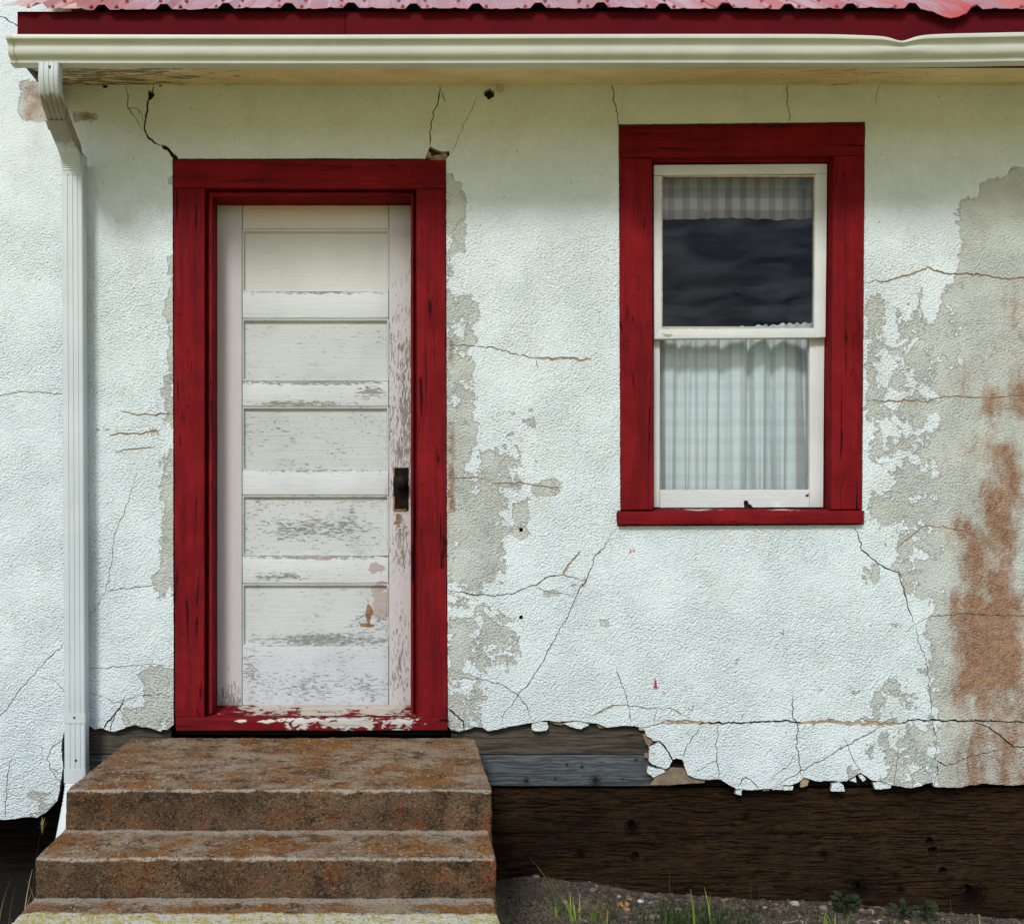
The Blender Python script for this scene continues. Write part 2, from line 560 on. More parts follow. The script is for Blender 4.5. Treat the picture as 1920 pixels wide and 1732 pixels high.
def m_concrete(name, paint=False):
    g = G(name)
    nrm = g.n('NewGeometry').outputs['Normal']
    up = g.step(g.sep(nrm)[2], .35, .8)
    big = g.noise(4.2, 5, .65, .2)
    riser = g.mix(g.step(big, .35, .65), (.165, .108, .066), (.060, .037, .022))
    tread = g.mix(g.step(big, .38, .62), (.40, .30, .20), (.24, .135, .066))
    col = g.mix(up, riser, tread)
    # lichen: ochre and rust
    oc = g.step(g.noise(4.0, 6, .74, .3, g.map((1, 1, 1), loc=(4, 2, 0))), .47, .56)
    col = g.mix(g.f('MULTIPLY', oc, g.f('ADD', .20, g.f('MULTIPLY', up, .68))), col, (.27, .105, .014))
    rs = g.step(g.noise(6.5, 6, .72, .3, g.map((1, 1.8, 1), loc=(1, 7, 3))), .53, .62)
    col = g.mix(g.f('MULTIPLY', rs, .7), col, (.24, .058, .016))
    dk = g.step(g.noise(4.5, 6, .74, .4, g.map((1, 1.4, 1), loc=(2, 12, 6))), .53, .62)
    col = g.mix(g.f('MULTIPLY', dk, .62), col, (.055, .036, .022))
    bl = g.step(g.noise(13, 6, .78, .3, g.map((1, 1, 1.3), loc=(8, 3, 5))), .52, .62)
    col = g.mix(g.f('MULTIPLY', bl, .8), col, (.024, .017, .012))
    pl = g.step(g.noise(5, 6, .72, .3, g.map((1, 1, 1), loc=(11, 6, 2))), .55, .63)
    col = g.mix(g.f('MULTIPLY', pl, g.f('MULTIPLY', up, .65)), col, (.40, .35, .30))
    # pale bloom along the worn nosing and at the back of the treads
    wn_ = g.f('ADD', g.attr('worn'), g.f('MULTIPLY', g.f('SUBTRACT', g.noise(16, 5, .7), .5), 1.5))
    col = g.mix(g.f('MULTIPLY', g.step(wn_, .5, .85), .85), col, (.47, .42, .35))
    # grain: dark and pale grit, two sizes
    grit = g.noise(95, 3, .78)
    col = g.mix(g.f('MULTIPLY', g.step(grit, .555, .615), .78), col, (.018, .012, .009))
    grit2 = g.noise(105, 3, .78, 0, g.map((1, 1, 1), loc=(5, 5, 5)))
    col = g.mix(g.f('MULTIPLY', g.step(grit2, .58, .65), g.f('ADD', .15, g.f('MULTIPLY', up, .6))), col, (.60, .48, .35))
    # aggregate
    vc = g.n('TexVoronoi', {'Vector': g.co, 'Scale': 62.0}, feature='F1')
    val = g.sep(vc.outputs['Color'])
    lit = g.f('MULTIPLY', g.step(val[0], .80, .84), g.step(vc.outputs['Distance'], .28, .42, 1.0, 0.0))
    lit = g.f('MULTIPLY', lit, g.f('ADD', .15, g.f('MULTIPLY', up, .75)))
    peb = g.mix(val[1], (.58, .52, .45), (.38, .17, .08))
    col = g.mix(lit, col, peb)
    if paint:
        y = g.f('MULTIPLY', g.sep()[1], -1.0)
        e = g.f('ADD', y, g.f('MULTIPLY', g.f('SUBTRACT', g.noise(12, 6, .65), .5), .05))
        pm = g.f('MULTIPLY', g.step(e, 1.288, 1.306), g.step(grit, .66, .58))
        pc = g.mix(g.step(g.noise(22, 6, .75), .46, .54), (.76, .71, .56), (.60, .50, .12))
        pc = g.mix(g.step(grit2, .5, .6), pc, (.82, .80, .74))
        col = g.mix(g.f('MULTIPLY', pm, .95), col, pc)
    col = g.mix(g.f('MULTIPLY', g.step(g.noise(240, 2, .7), .55, .66), .5), col, (.40, .28, .17))
    h = g.f('ADD', grit2, g.f('MULTIPLY', lit, .4))
    h = g.f('SUBTRACT', h, g.f('MULTIPLY', grit, .8))
    return g.out(col, .93, g.bump(h, 1.0, .016), spec=.1)

STUCCO = m_stucco()
STUCCO_PLAIN = m_stucco('stucco_plain', False)
STUCCO_BROKEN = m_plain('stucco_broken_edge', (.40, .35, .27), .95, .25, nscale=40, bump=.6, bscale=120)
BROWNCOAT = m_plain('brown_coat', (.36, .26, .17), .95, .3, nscale=25, bump=.6, bscale=90)
RED_X = m_red('red_paint_level', 'x')
RED_Z = m_red('red_paint_upright', 'z')
BACKING_DARK = m_plain('backing_dark', (.02, .018, .016), .95, .2)
SHEATH = m_wood('sheathing_wood', (.045, .039, .030), (.115, .10, .080), 'x', .9, bump=.8)
SHEATH_BLUE = m_wood('sheathing_wood_grey', (.045, .054, .060), (.125, .142, .148), 'x', .9, bump=.8, crack=.62, knots=[(1115, 1461, 15), (986, 1462, 11), (1090, 1435, 6), (1040, 1458, 5), (1062, 1432, 5), (1190, 1422, 5), (1165, 1458, 4)])
SKIRT = m_wood('skirt_wood', (.004, .0026, .0016), (.056, .031, .015), 'x', 1.45, dark=(.003, .002, .0015), crack=.58, bump=.6, swirl=.5, knots=[(1616, 1667, 24), (1826, 1674, 34), (1188, 1552, 22), (1690, 1667, 12), (1545, 1600, 14), (1400, 1530, 13), (1090, 1600, 15)])
CRAWL = m_wood('crawlspace_wood', (.008, .007, .005), (.022, .018, .014), 'x', .8, bump=.8)

# ================================================================== HOUSE
house = empty('house', (0, 0, 0))
tag(house, 'weathered white stucco house front with red trimmed door and window under a red metal roof', 'house')

def PX(lst, d=0.0):
    return np.array([XZ(p, d) for p in lst])

# ---- outline of the stucco: bottom edge broken away unevenly
BOT_LEFT = [(-420, 1532), (-60, 1533), (0, 1535), (40, 1533), (75, 1530), (95, 1515), (108, 1500), (113, 1470), (118, 1440), (115, 1395), (121, 1372),
            (165, 1360), (178, 1368), (190, 1364), (205, 1370), (215, 1371), (240, 1362), (255, 1358), (285, 1366), (300, 1369), (315, 1367), (325.5, 1358)]
BOT_RIGHT = [(839, 1360), (846, 1368), (860, 1371), (873, 1368), (888, 1363), (905, 1363), (916, 1370), (933, 1367), (944, 1364), (972, 1359), (992, 1355), (1012, 1352),
             (1029, 1350), (1054, 1353), (1085, 1350), (1102, 1354), (1119, 1356), (1138, 1364), (1164, 1360), (1189, 1360), (1199, 1363), (1210, 1370),
             (1211, 1378), (1226, 1388), (1237, 1388), (1247, 1398), (1257, 1415), (1262, 1423), (1268, 1422), (1279, 1422), (1283, 1430), (1284, 1440), (1290, 1452), (1299, 1457), (1324, 1461),
             (1352, 1460), (1366, 1471), (1380, 1477), (1400, 1481), (1422, 1480), (1447, 1477), (1473, 1471), (1487, 1471), (1501, 1463), (1507, 1457), (1518, 1460),
             (1529, 1464), (1560, 1463), (1588, 1464), (1602, 1454), (1613, 1448), (1625, 1454), (1636, 1464), (1650, 1463), (1672, 1471), (1692, 1474), (1712, 1477),
             (1729, 1471), (1748, 1466), (1751, 1474), (1774, 1476), (1802, 1475), (1819, 1471), (1852, 1468), (1875, 1470), (1903, 1471), (1930, 1468), (2050, 1472), (2220, 1470)]
bl = rough_poly(PX(BOT_LEFT), .012, .007, False, 55, 1)
br_ = rough_poly(PX(BOT_RIGHT), .010, .006, False, 60, 2)
DOOR_EDGE = PX([(325.5, 1356), (324.5, 900), (323.5, 298), (600, 297.5), (836.5, 298), (838, 900), (840, 1358)])
de = rough_poly(DOOR_EDGE, .012, .0022, False, 80, 3)
top = [(X(2220), Z(135)), (-1.36, Z(135)), (-1.36, 4.4), (X(-420), 4.4)]
outline = np.concatenate([bl, de, br_, np.array(top)])
WIN = rough_poly(PX([(1160, 233.5), (1622, 229), (1619.5, 600), (1616.5, 957), (1621, 958), (1620.5, 984), (1157.5, 986.5), (1157.5, 958), (1163, 957), (1161.5, 600)]), .012, .0022, True, 80, 4)

# ---- cracks (points on the wall, width in mm, kind)
CR = [
 ([(237,158),(238,180),(239,200),(245,208),(256,222),(268,243)], 2.2),
 ([(289,157),(287,170),(280,178),(276,200),(271,228),(272,243),(277,258),(290,268),(303,272)], 5.5),
 ([(303,272),(317,282),(326,293),(331,302)], 11),
 ([(277,170),(285,184),(276,188)], 9),
 ([(240,204),(258,204),(265,215),(270,230)], 2.2),
 ([(826,155),(822,190),(814,205),(808,235),(806,278)], 3.2),
 ([(827,163),(829,178),(834,192)], 1.8),
 ([(895,180),(884,205),(870,235),(862,255),(845,288)], 1.4),
 ([(1147,155),(1150,180),(1157,215),(1160,236)], 2.6),
 ([(1475,155),(1477,190),(1480,231)], 2.2),
 ([(1652,158),(1644,178),(1640,200)], 1.4),
 ([(-60,15),(0,33),(10,36),(26,46),(60,60)], 3.0),
 ([(257,885),(250,905),(240,940),(232,965),(217,990),(210,1040),(203,1090),(197,1107),(180,1140),(150,1175)], 1.8),
 ([(197,1107),(240,1103),(270,1098),(290,1095)], 2.0),
 ([(150,1250),(175,1252),(240,1250),(280,1245),(322,1250)], 1.8),
 ([(160,1295),(200,1310),(215,1315),(235,1310),(260,1303),(300,1300),(322,1306)], 1.6),
 ([(235,1310),(222,1330),(205,1352),(193,1366)], 4.0),
 ([(223,1330),(240,1350),(250,1362)], 1.8),
 ([(215,1341),(209,1355),(207,1372)], 2.6),
 ([(130,1195),(118,1207),(90,1235),(70,1255),(40,1290),(15,1325),(-30,1375)], 2.2),
 ([(70,1265),(100,1275),(125,1300)], 1.4),
 ([(119,1385),(95,1402),(90,1420),(94,1440),(117,1450)], 2.2),
 ([(94,1440),(108,1460),(116,1475)], 2.0),
 ([(80,1395),(76,1415),(84,1425)], 1.3),
 ([(22,1415),(15,1450),(13,1490),(8,1536)], 2.2),
 ([(842,648),(880,648),(915,650),(950,660),(985,668),(1005,673)], 2.6),
 ([(1007,673),(1007,690)], 1.8),
 ([(838,1106),(880,1112),(925,1118),(960,1113),(1000,1098),(1030,1080),(1055,1078),(1095,1088)], 2.8),
 ([(1157,990),(1145,1005),(1130,1028),(1115,1042),(1110,1060),(1098,1087),(1082,1115),(1060,1165),(1035,1205),(1012,1250),(990,1285),(970,1305),(950,1330),(935,1366)], 2.6),
 ([(1000,1100),(1040,1112),(1082,1115)], 1.8),
 ([(850,1272),(900,1273),(945,1285),(972,1303),(985,1320),(998,1353)], 2.0),
 ([(1155,1250),(1168,1285),(1180,1325),(1183,1360)], 2.0),
 ([(1100,1350),(1110,1342),(1150,1322),(1185,1322),(1215,1330),(1260,1328),(1300,1352)], 2.0),
 ([(839,1328),(858,1343),(868,1355),(873,1372)], 4.2),
 ([(1598,980),(1608,1000),(1617,1028),(1648,1060),(1685,1073),(1695,1110),(1705,1145),(1715,1170)], 3.4),
 ([(1715,1170),(1725,1210),(1738,1240),(1742,1275),(1746,1350)], 2.2),
 ([(1715,1170),(1750,1155),(1780,1153),(1815,1149),(1850,1152),(1940,1157)], 2.2),
 ([(1715,1172),(1700,1185)], 1.6),
 ([(1196,1364),(1240,1356),(1300,1355),(1400,1354),(1480,1350),(1498,1356),(1560,1352),(1600,1354),(1615,1349),(1650,1355),(1690,1355),(1720,1350),(1790,1350),(1830,1351),(1900,1353),(1980,1352)], 5.2),
 ([(1826,1351),(1850,1362),(1875,1380),(1900,1398),(1980,1404)], 4.0),
 ([(1487,1300),(1487,1345),(1498,1358),(1493,1400),(1498,1420),(1504,1458)], 2.8),
 ([(1900,1398),(1860,1408),(1815,1418),(1775,1436),(1758,1428),(1752,1476)], 3.0),
 ([(1826,1365),(1817,1400),(1815,1418),(1816,1455)], 2.4),
 ([(1450,1476),(1520,1435),(1570,1408),(1620,1380),(1660,1358)], 3.0),
 ([(1440,1465),(1480,1430),(1493,1412)], 1.8),
 ([(1748,1352),(1756,1380),(1753,1430)], 2.2),
 ([(1580,1380),(1590,1400),(1600,1425),(1615,1447)], 1.8),
 ([(1686,1400),(1680,1440),(1676,1470)], 2.0),
 ([(1316,1361),(1290,1395),(1281,1424)], 2.2),
 ([(1348,1356),(1342,1400),(1345,1425),(1348,1462)], 2.2),
 ([(1345,1425),(1300,1450)], 1.8),
 ([(1229,1330),(1228,1358)], 1.8),
 ([(1383,1476),(1392,1460),(1400,1457),(1412,1464),(1422,1480)], 2.8),
]
TAN = [
 ([(-10,742),(20,738),(50,735),(70,733),(90,737),(125,738)], 2.6),
 ([(228,771),(250,778),(280,777),(322,778)], 4.0),
 ([(205,816),(235,813),(265,811),(300,808)], 5.0),
 ([(212,846),(245,842),(290,838)], 3.5),
 ([(1003,672),(1030,674),(1060,670),(1085,674),(1112,672)], 7.5),
 ([(842,896),(895,897),(930,906),(980,905),(1030,913),(1058,915)], 3.6),
 ([(1053,1080),(1065,1060),(1078,1047),(1090,1034)], 6.0),
 ([(1118,1040),(1126,1034)], 9.0),
 ([(1622,528),(1660,526),(1700,517),(1740,503),(1760,510),(1795,516),(1850,515),(1880,523),(1950,521)], 5.5),
 ([(1622,751),(1690,752),(1740,753),(1770,744),(1850,746),(1950,742)], 4.0),
 ([(1680,1030),(1700,1010),(1735,985),(1800,993),(1832,1008)], 4.5),
 ([(1240,1353.5),(1290,1352),(1330,1353)], 5.0),
 ([(1500,1357),(1560,1351),(1600,1356),(1650,1357),(1690,1357)], 8.0),
 ([(1113,1341),(1150,1321),(1160,1321)], 5.0),
]

def crack_poly(pts, wmm, seed, ends=(.25, .25)):
    c = rough_poly(PX(pts), .009, .012, False, 45, 100 + seed)
    n = len(c)
    t = np.gradient(c, axis=0)
    t /= np.linalg.norm(t, axis=1)[:, None] + 1e-9
    nr = np.stack([-t[:, 1], t[:, 0]], 1)
    s = np.linspace(0, 1, n)
    rr = np.random.default_rng(300 + seed)
    wmm = wmm * 1.4
    w = wmm * .001 * (.55 + .9 * rr.random(n)) * .5
    w *= np.minimum(1, ends[0] + s * 6) * np.minimum(1, ends[1] + (1 - s) * 6)
    w2 = wmm * .001 * (.55 + .9 * rr.random(n)) * .5
    w2 *= np.minimum(1, ends[0] + s * 6) * np.minimum(1, ends[1] + (1 - s) * 6)
    return np.concatenate([c + nr * w[:, None], (c - nr * w2[:, None])[::-1]])

cracks = [crack_poly(p, w, i) for i, (p, w) in enumerate(CR)]
tans = [crack_poly(p, w, 200 + i) for i, (p, w) in enumerate(TAN)]

def disc(px, py, r, seed, n=14, jit=.22):
    a = np.linspace(0, 2 * np.pi, n, endpoint=False)
    rr = np.random.default_rng(seed)
    q = r * (1 + jit * (rr.random(n) - .5) * 2)
    return np.stack([X(px) + q * np.cos(a) * S, Z(py) + q * np.sin(a) * S], 1)

HOLES = [disc(917, 177, 9.5, 1), disc(977, 993, 4.2, 2), disc(977, 1157, 4.2, 3), disc(283, 178, 6, 4, 9), disc(197, 161, 5, 6, 9), disc(301, 160, 3.5, 7, 8)]
NOTCH = rough_poly(PX([(801, 285), (806, 275), (815, 279), (829, 285), (843, 283), (843, 291), (836, 299.5), (797, 299.5)]), .012, .004, True, 70, 8)

def soft(V, lst):
    """largest of soft rounded boxes: (x0, x1, y0, y1, feather, strength)"""
    px = V[:, 0] / S + VX
    py = VY - (V[:, 2] - ZC) / S
    r = np.zeros(len(V))
    for (x0, x1, y0, y1, f, st) in lst:
        dx = np.maximum(np.maximum(x0 - px, px - x1), 0)
        dy = np.maximum(np.maximum(y0 - py, py - y1), 0)
        dd = np.hypot(dx, dy)
        r = np.maximum(r, st * np.clip(1 - dd / f, 0, 1))
    return r

PEEL = [
 (838, 848, 330, 760, 14, .62), (845, 868, 345, 470, 14, .66), (840, 885, 560, 770, 26, .58), (842, 880, 760, 960, 34, .66), (842, 930, 930, 1080, 42, .70),
 (900, 970, 850, 905, 34, .62), (1000, 1050, 905, 925, 22, .60), (965, 985, 940, 1010, 16, .62), (845, 900, 1080, 1140, 25, .5), (850, 955, 1165, 1240, 45, .60),
 (842, 900, 1260, 1365, 40, .52), (960, 1000, 770, 860, 26, .42), (1070, 1080, 810, 815, 9, .55), (1125, 1142, 1165, 1172, 9, .62), (1148, 1152, 1210, 1225, 8, .5),
 (1065, 1095, 1090, 1100, 14, .5), (1020, 1050, 1110, 1115, 14, .5),
 (318, 325, 480, 700, 10, .62), (312, 325, 560, 590, 10, .80), (308, 325, 700, 800, 14, .60), (308, 325, 850, 1110, 20, .66), (292, 325, 1080, 1125, 20, .64), (300, 325, 1010, 1040, 14, .7),
 (275, 325, 1260, 1360, 28, .70), (240, 290, 1330, 1362, 25, .6), (316, 322, 330, 345, 6, .6),
 (45, 78, 160, 220, 18, .85), (140, 180, 212, 224, 10, .70),
 (1820, 1930, 390, 720, 45, .86), (1850, 1930, 350, 420, 35, .8), (1895, 1930, 320, 390, 15, .85), (1770, 1860, 560, 760, 60, .66), (1690, 1800, 600, 780, 70, .55), (1780, 1930, 700, 1480, 60, .84),
 (1628, 1642, 560, 760, 16, .62), (1640, 1760, 740, 850, 60, .52), (1690, 1800, 880, 1000, 60, .60), (1640, 1690, 930, 985, 30, .70), (1700, 1800, 1000, 1110, 40, .62),
 (1760, 1830, 1120, 1350, 50, .66), (1620, 1645, 1060, 1095, 10, .62), (1640, 1760, 1280, 1350, 70, .42), (1660, 1780, 1380, 1460, 60, .55), (1600, 1680, 1400, 1450, 60, .42),
 (1740, 1800, 1180, 1260, 50, .45), (1400, 1700, 1150, 1340, 80, .22), (1640, 1720, 560, 640, 40, .45),
 (1262, 1266, 870, 872, 2, .2), (180, 300, 800, 815, 10, .40), (60, 100, 1490, 1530, 30, .5), (1240, 1350, 1290, 1340, 60, .22),
]
RUST = [
 (1880, 1898, 840, 940, 46.2, 0.782), (1855, 1890, 930, 1020, 58.8, 0.782), (1822, 1880, 1020, 1110, 54.6, 0.736), (1815, 1895, 1130, 1280, 63, 0.92), (1840, 1870, 1280, 1320, 46.2, 0.736),
 (1860, 1930, 735, 765, 50.4, 0.6624), (1900, 1930, 560, 740, 84, 0.414), (1830, 1930, 1330, 1480, 126, 0.6072), (1830, 1860, 700, 900, 147, 0.368), (1810, 1850, 990, 1010, 63, 0.644),
 (48, 78, 160, 222, 20, 0.6), (140, 182, 212, 224, 12, 0.55), (842, 850, 790, 960, 8, 0.62), (842, 848, 620, 720, 7, 0.5), (960, 1050, 902, 914, 10, 0.35), (1640, 1720, 750, 756, 8, 0.4),
]
REDP = [(1163, 1166, 370, 620, 3, .32), (1136, 1139, 465, 495, 4, .62), (1098, 1106, 948, 954, 5, .60), (1178, 1196, 1028, 1038, 6, .60), (1227, 1229, 1275, 1306, 1.5, .9), (1618, 1622, 330, 640, 3, .25)]

def wall_attr(V):
    return {'peel': soft(V, PEEL), 'rust': soft(V, RUST), 'redp': soft(V, REDP)}

stucco = sheet('stucco_wall', outline, [WIN, NOTCH] + cracks + tans + HOLES, 0.0, .024, STUCCO, house, .022, .004, wall_attr, True, 1, STUCCO_BROKEN)

# tan undercoat that shows in the shallow cracks
V, F = [], []
for i, (p, w) in enumerate(TAN):
    q = crack_poly(p, w + 14, 400 + i)
    b = len(V)
    n = len(q) // 2
    V += [(a[0], .0045, a[1]) for a in q]
    for k in range(n - 1):
        F.append((b + k, b + 2 * n - 1 - k, b + 2 * n - 2 - k, b + k + 1))
tag(mesh('undercoat', V, F, BROWNCOAT, stucco), kind='stuff')

# rubble plaster in the broken corner above the door
nf = []
for i in range(16):
    px, py = 802 + 38 * rng.random(), 287 + 12 * rng.random()
    r_ = .007 + .006 * rng.random()
    s3 = np.array([1 + .5 * rng.random(), 1, .7 + .5 * rng.random()]) * r_
    Vb, Fb = rbox_data((2, 2, 2), .8, 1.0)
    Vb = (Vb - 1) * s3
    a = rng.random() * 3
    Vb = Vb @ np.array([[math.cos(a), 0, -math.sin(a)], [0, 1, 0], [math.sin(a), 0, math.cos(a)]])
    Vb += np.array([X(px), .018 + .006 * rng.random(), Z(py)])
    Vb += .002 * np.stack([fbm(Vb, 150, 3 * i + k, 2) for k in range(3)], 1)
    mesh('plaster_lump', Vb, Fb, BROWNCOAT, stucco, True)

# loose pieces of stucco still hanging along the broken edge
def zz(lst, ox, oy): return [(ox + .28125 * a, oy + .28125 * b) for a, b in lst]
FRAG = [
 zz([(490,272),(540,258),(590,263),(600,300),(580,318),(520,326),(488,310)], 860, 1280),
 zz([(697,272),(800,251),(858,268),(872,284),(820,311),(770,300)], 860, 1280),
 zz([(1272,430),(1335,392),(1375,438),(1426,520),(1404,560),(1380,574),(1300,548),(1268,518)], 860, 1280),
 zz([(1265,556),(1372,580),(1382,596),(1300,631),(1258,600)], 860, 1280),
 zz([(1204,298),(1244,292),(1248,318),(1206,314)], 860, 1280),
 zz([(1850,716),(1890,712),(1886,746),(1848,742)], 860, 1280),
 zz([(242,692),(314,684),(310,713),(246,712)], 1380, 1280),
 zz([(318,692),(386,688),(380,718),(317,717)], 1380, 1280),
 zz([(640,672),(690,662),(716,682),(726,722),(636,722)], 1380, 1280),
 zz([(915,668),(950,658),(1042,682),(1035,702),(930,711)], 1380, 1280),
 zz([(762,652),(802,627),(806,664)], 1380, 1280),
 zz([(815,615),(840,612),(872,645),(850,660)], 1380, 1280),
 zz([(0,714),(60,640),(84,650),(60,705)], 1380, 1280),
]
for i, f_ in enumerate(FRAG):
    sheet('stucco_fragment', rough_poly(PX(f_), .010, .004, True, 80, 30 + i), [], .002 + .006 * rng.random(), .016, STUCCO_PLAIN, stucco, .02, .003, None, True, i, STUCCO_BROKEN)
CHIP = [
 zz([(1232,345),(1260,340),(1310,388),(1272,425),(1250,405)], 860, 1280),
 zz([(1242,475),(1265,470),(1266,505),(1246,500)], 860, 1280),
 zz([(170,688),(230,690),(226,720),(188,724)], 1380, 1280),
 zz([(436,650),(470,636),(496,650),(482,690),(436,698)], 1380, 1280),
 zz([(1385,590),(1420,570),(1500,570),(1545,632),(1650,650),(1640,668),(1400,684),(1285,684),(1310,640)], 860, 1280),
 zz([(600,255),(690,262),(700,285),(640,278)], 860, 1280),
 zz([(915,272),(990,298),(940,304)], 860, 1280),
]
for i, f_ in enumerate(CHIP):
    sheet('plaster_chip', rough_poly(PX(f_), .010, .004, True, 80, 60 + i), [], .012, .012, BROWNCOAT if i in (2, 3) else m_plain('plaster_chip_%d' % i, (.19, .145, .10), .95, .25, nscale=40, bump=.5), stucco, .02, .003, None, True, i)

# ---- boards behind and below the stucco
def hboard(name, x0, x1, z0, z1, yf, yb, mat, parent, seed, rough=.002, holes=None):
    return box(name, (x0, yf, z0), (x1, yb, z1), mat, parent, .004, .06, rough, 14, seed)
XR = X(2220)
xl = X(112)
zb = [Z(1476.5), Z(1417), Z(1350)]
hboard('sheathing_board', xl, X(1262), zb[0], zb[1] - .003, .030, .05, SHEATH_BLUE, house, 3)
hboard('sheathing_board', X(1262.8), XR, zb[0], zb[1] - .003, .040, .055, CRAWL, house, 8)
box('dark_backing', (xl + .06, .10, -.4), (XR, .12, .62), BACKING_DARK, house, .002, 1.0)  # added dark panel, keeps the bolt holes and gaps in the skirt black
hboard('sheathing_board', xl, X(318), zb[1], zb[2] - .003, .032, .05, SHEATH, house, 4)
hboard('sheathing_board', X(846), XR, zb[1], zb[2] - .003, .032, .05, SHEATH, house, 5)
hboard('sill_beam', X(300), X(860), Z(1398), Z(1352), .12, .16, CRAWL, house, 6)
# upper sheathing, seen only through the gaps
zs = zb[2]
k = 0
while zs < Z(140):
    z1 = min(zs + .184, Z(140))
    for (a, b) in ((xl - 1.1, XR),):
        segs = [(a, b)]
        for (o0, o1, t, low) in ((X(372), X(795), Z(340), Z(1372)), (X(1215), X(1570), Z(285), Z(965))):
            if zs < t and z1 > low:
                ns = []
                for (u, v) in segs:
                    if o1 <= u or o0 >= v: ns.append((u, v)); continue
                    if o0 > u: ns.append((u, o0))
                    if o1 < v: ns.append((o1, v))
                segs = ns
        for (u, v) in segs:
            box('sheathing_board', (u, .034, zs), (v, .052, z1 - .004), SHEATH, house, .002, .4)
    zs = z1
    k += 1
    if k > 30: break
def bolt(px, py, r):
    return disc(px, py, r, int(px), 20, .07)
def plank(pts, holes, yf, seed):
    sheet('skirt_board', rough_poly(np.array(pts), .03, .0015, True, 40, seed)[::-1], holes, yf, .04, SKIRT, house, .05, .004, None, True, seed)
plank([(xl, Z(1482)), (xl, Z(1566)), (X(1250), Z(1567)), (XR, Z(1572)), (XR, Z(1482))], [bolt(1188, 1550, 7)], .056, 11)
plank([(xl, Z(1567.6)), (xl, Z(1655)), (X(1400), Z(1645)), (X(1740), Z(1650)), (X(1920), Z(1662)), (XR, Z(1676)), (XR, Z(1573.6)), (X(1250), Z(1568.6))],
      [bolt(1755, 1583, 8), bolt(1761, 1603, 10), bolt(1780, 1640, 8.5), bolt(1196, 1612, 9)], .0535, 12)
plank([(xl, Z(1656.4)), (xl, -.4), (XR, -.4), (XR, Z(1677.4)), (X(1920), Z(1663.4)), (X(1740), Z(1651.4)), (X(1400), Z(1646.4))], [bolt(1616, 1668, 9), bolt(1826, 1675, 10)], .055, 13)
box('crawlspace_wall', (xl - 2, .36, -.4), (xl + .1, .42, .8), CRAWL, house, .004, .2, .004, 12)
box('corner_post', (xl - .005, .06, -.3), (xl + .055, .34, .75), CRAWL, house, .004, .2)
box('ledger', (xl - 2, .03, .66), (xl, .36, .75), CRAWL, house, .004, .4)

# dark rooms behind door and window
def shell(name, lo, hi, mat, parent):
    (x0, y0, z0), (x1, y1, z1) = lo, hi
    V = [(x0, y0, z0), (x1, y0, z0), (x1, y1, z0), (x0, y1, z0), (x0, y0, z1), (x1, y0, z1), (x1, y1, z1), (x0, y1, z1)]
    F = [(0, 1, 2, 3), (4, 7, 6, 5), (3, 2, 6, 7), (0, 3, 7, 4), (1, 5, 6, 2)]
    return mesh(name, V, F, mat, parent)
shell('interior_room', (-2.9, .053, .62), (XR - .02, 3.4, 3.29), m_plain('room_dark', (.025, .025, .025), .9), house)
box('crawlspace_floor', (-2.9, .10, .50), (XR - .02, 3.4, .60), CRAWL, house, .002, 2)

# ---- door frame
frame = empty('door_frame', (0, 0, 0), house)
YF = -.007
board('side_casing', [(325.5, 353), (383.5, 353), (383, 1345), (328, 1345)], YF, .024, m_red('red_casing_left', 'z'), frame, .003, seed=1)
board('side_casing', [(780.5, 354.5), (835.5, 354.5), (838.5, 1345), (785, 1345)], YF, .024, m_red('red_casing_right', 'z'), frame, .003, seed=2)
board('head_casing', [(324.8, 299.5), (835.3, 300.5), (835.8, 353.6), (325.4, 351.8)], YF - .002, .024, RED_X, frame, .003, seed=3)
SILL_PEEL = [(560, 1356, 80, 26, .66, .03), (660, 1356, 150, 28, .78, .03), (750, 1355, 80, 26, .62, .03), (500, 1352, 30, 7, .9, .03), (450, 1351, 26, 5, .8, .03)]
board('sill', [(328.5, 1346), (839.5, 1346), (839.5, 1369), (329.5, 1370.5)], -.03, .06, m_red('red_sill_flaking', 'x', SILL_PEEL), frame, .004, seed=4)
THR_PEEL = [(500, 1330, 130, 30, .80, 0), (600, 1328, 160, 34, .9, 0), (710, 1328, 110, 34, .9, 0)]
thr = m_red('red_threshold_flaking', 'x', THR_PEEL, ((.50, .45, .39), (.40, .34, .28)))
# sloped threshold
zt0, zt1 = Z(1346, -.0), Z(1322, -.14)
x0, x1 = X(391), X(782)
Vt, Ft = rbox_data((x1 - x0, .19, .03), .003, .05)
Vt = Vt + np.array([x0, -.006, zt0 - .03])
Vt[:, 2] += np.clip((Vt[:, 1] - 0.0) / .14, 0, 1.3) * (zt1 - zt0) 
mesh('threshold', Vt, Ft, thr, frame, True)
box('threshold_lip', (X(397), .0, zt0 + .002), (X(776), .012, zt0 + .009), m_red('red_lip', 'x', [(600, 1340, 150, 6, .55, 0)]), frame, .003, .06)
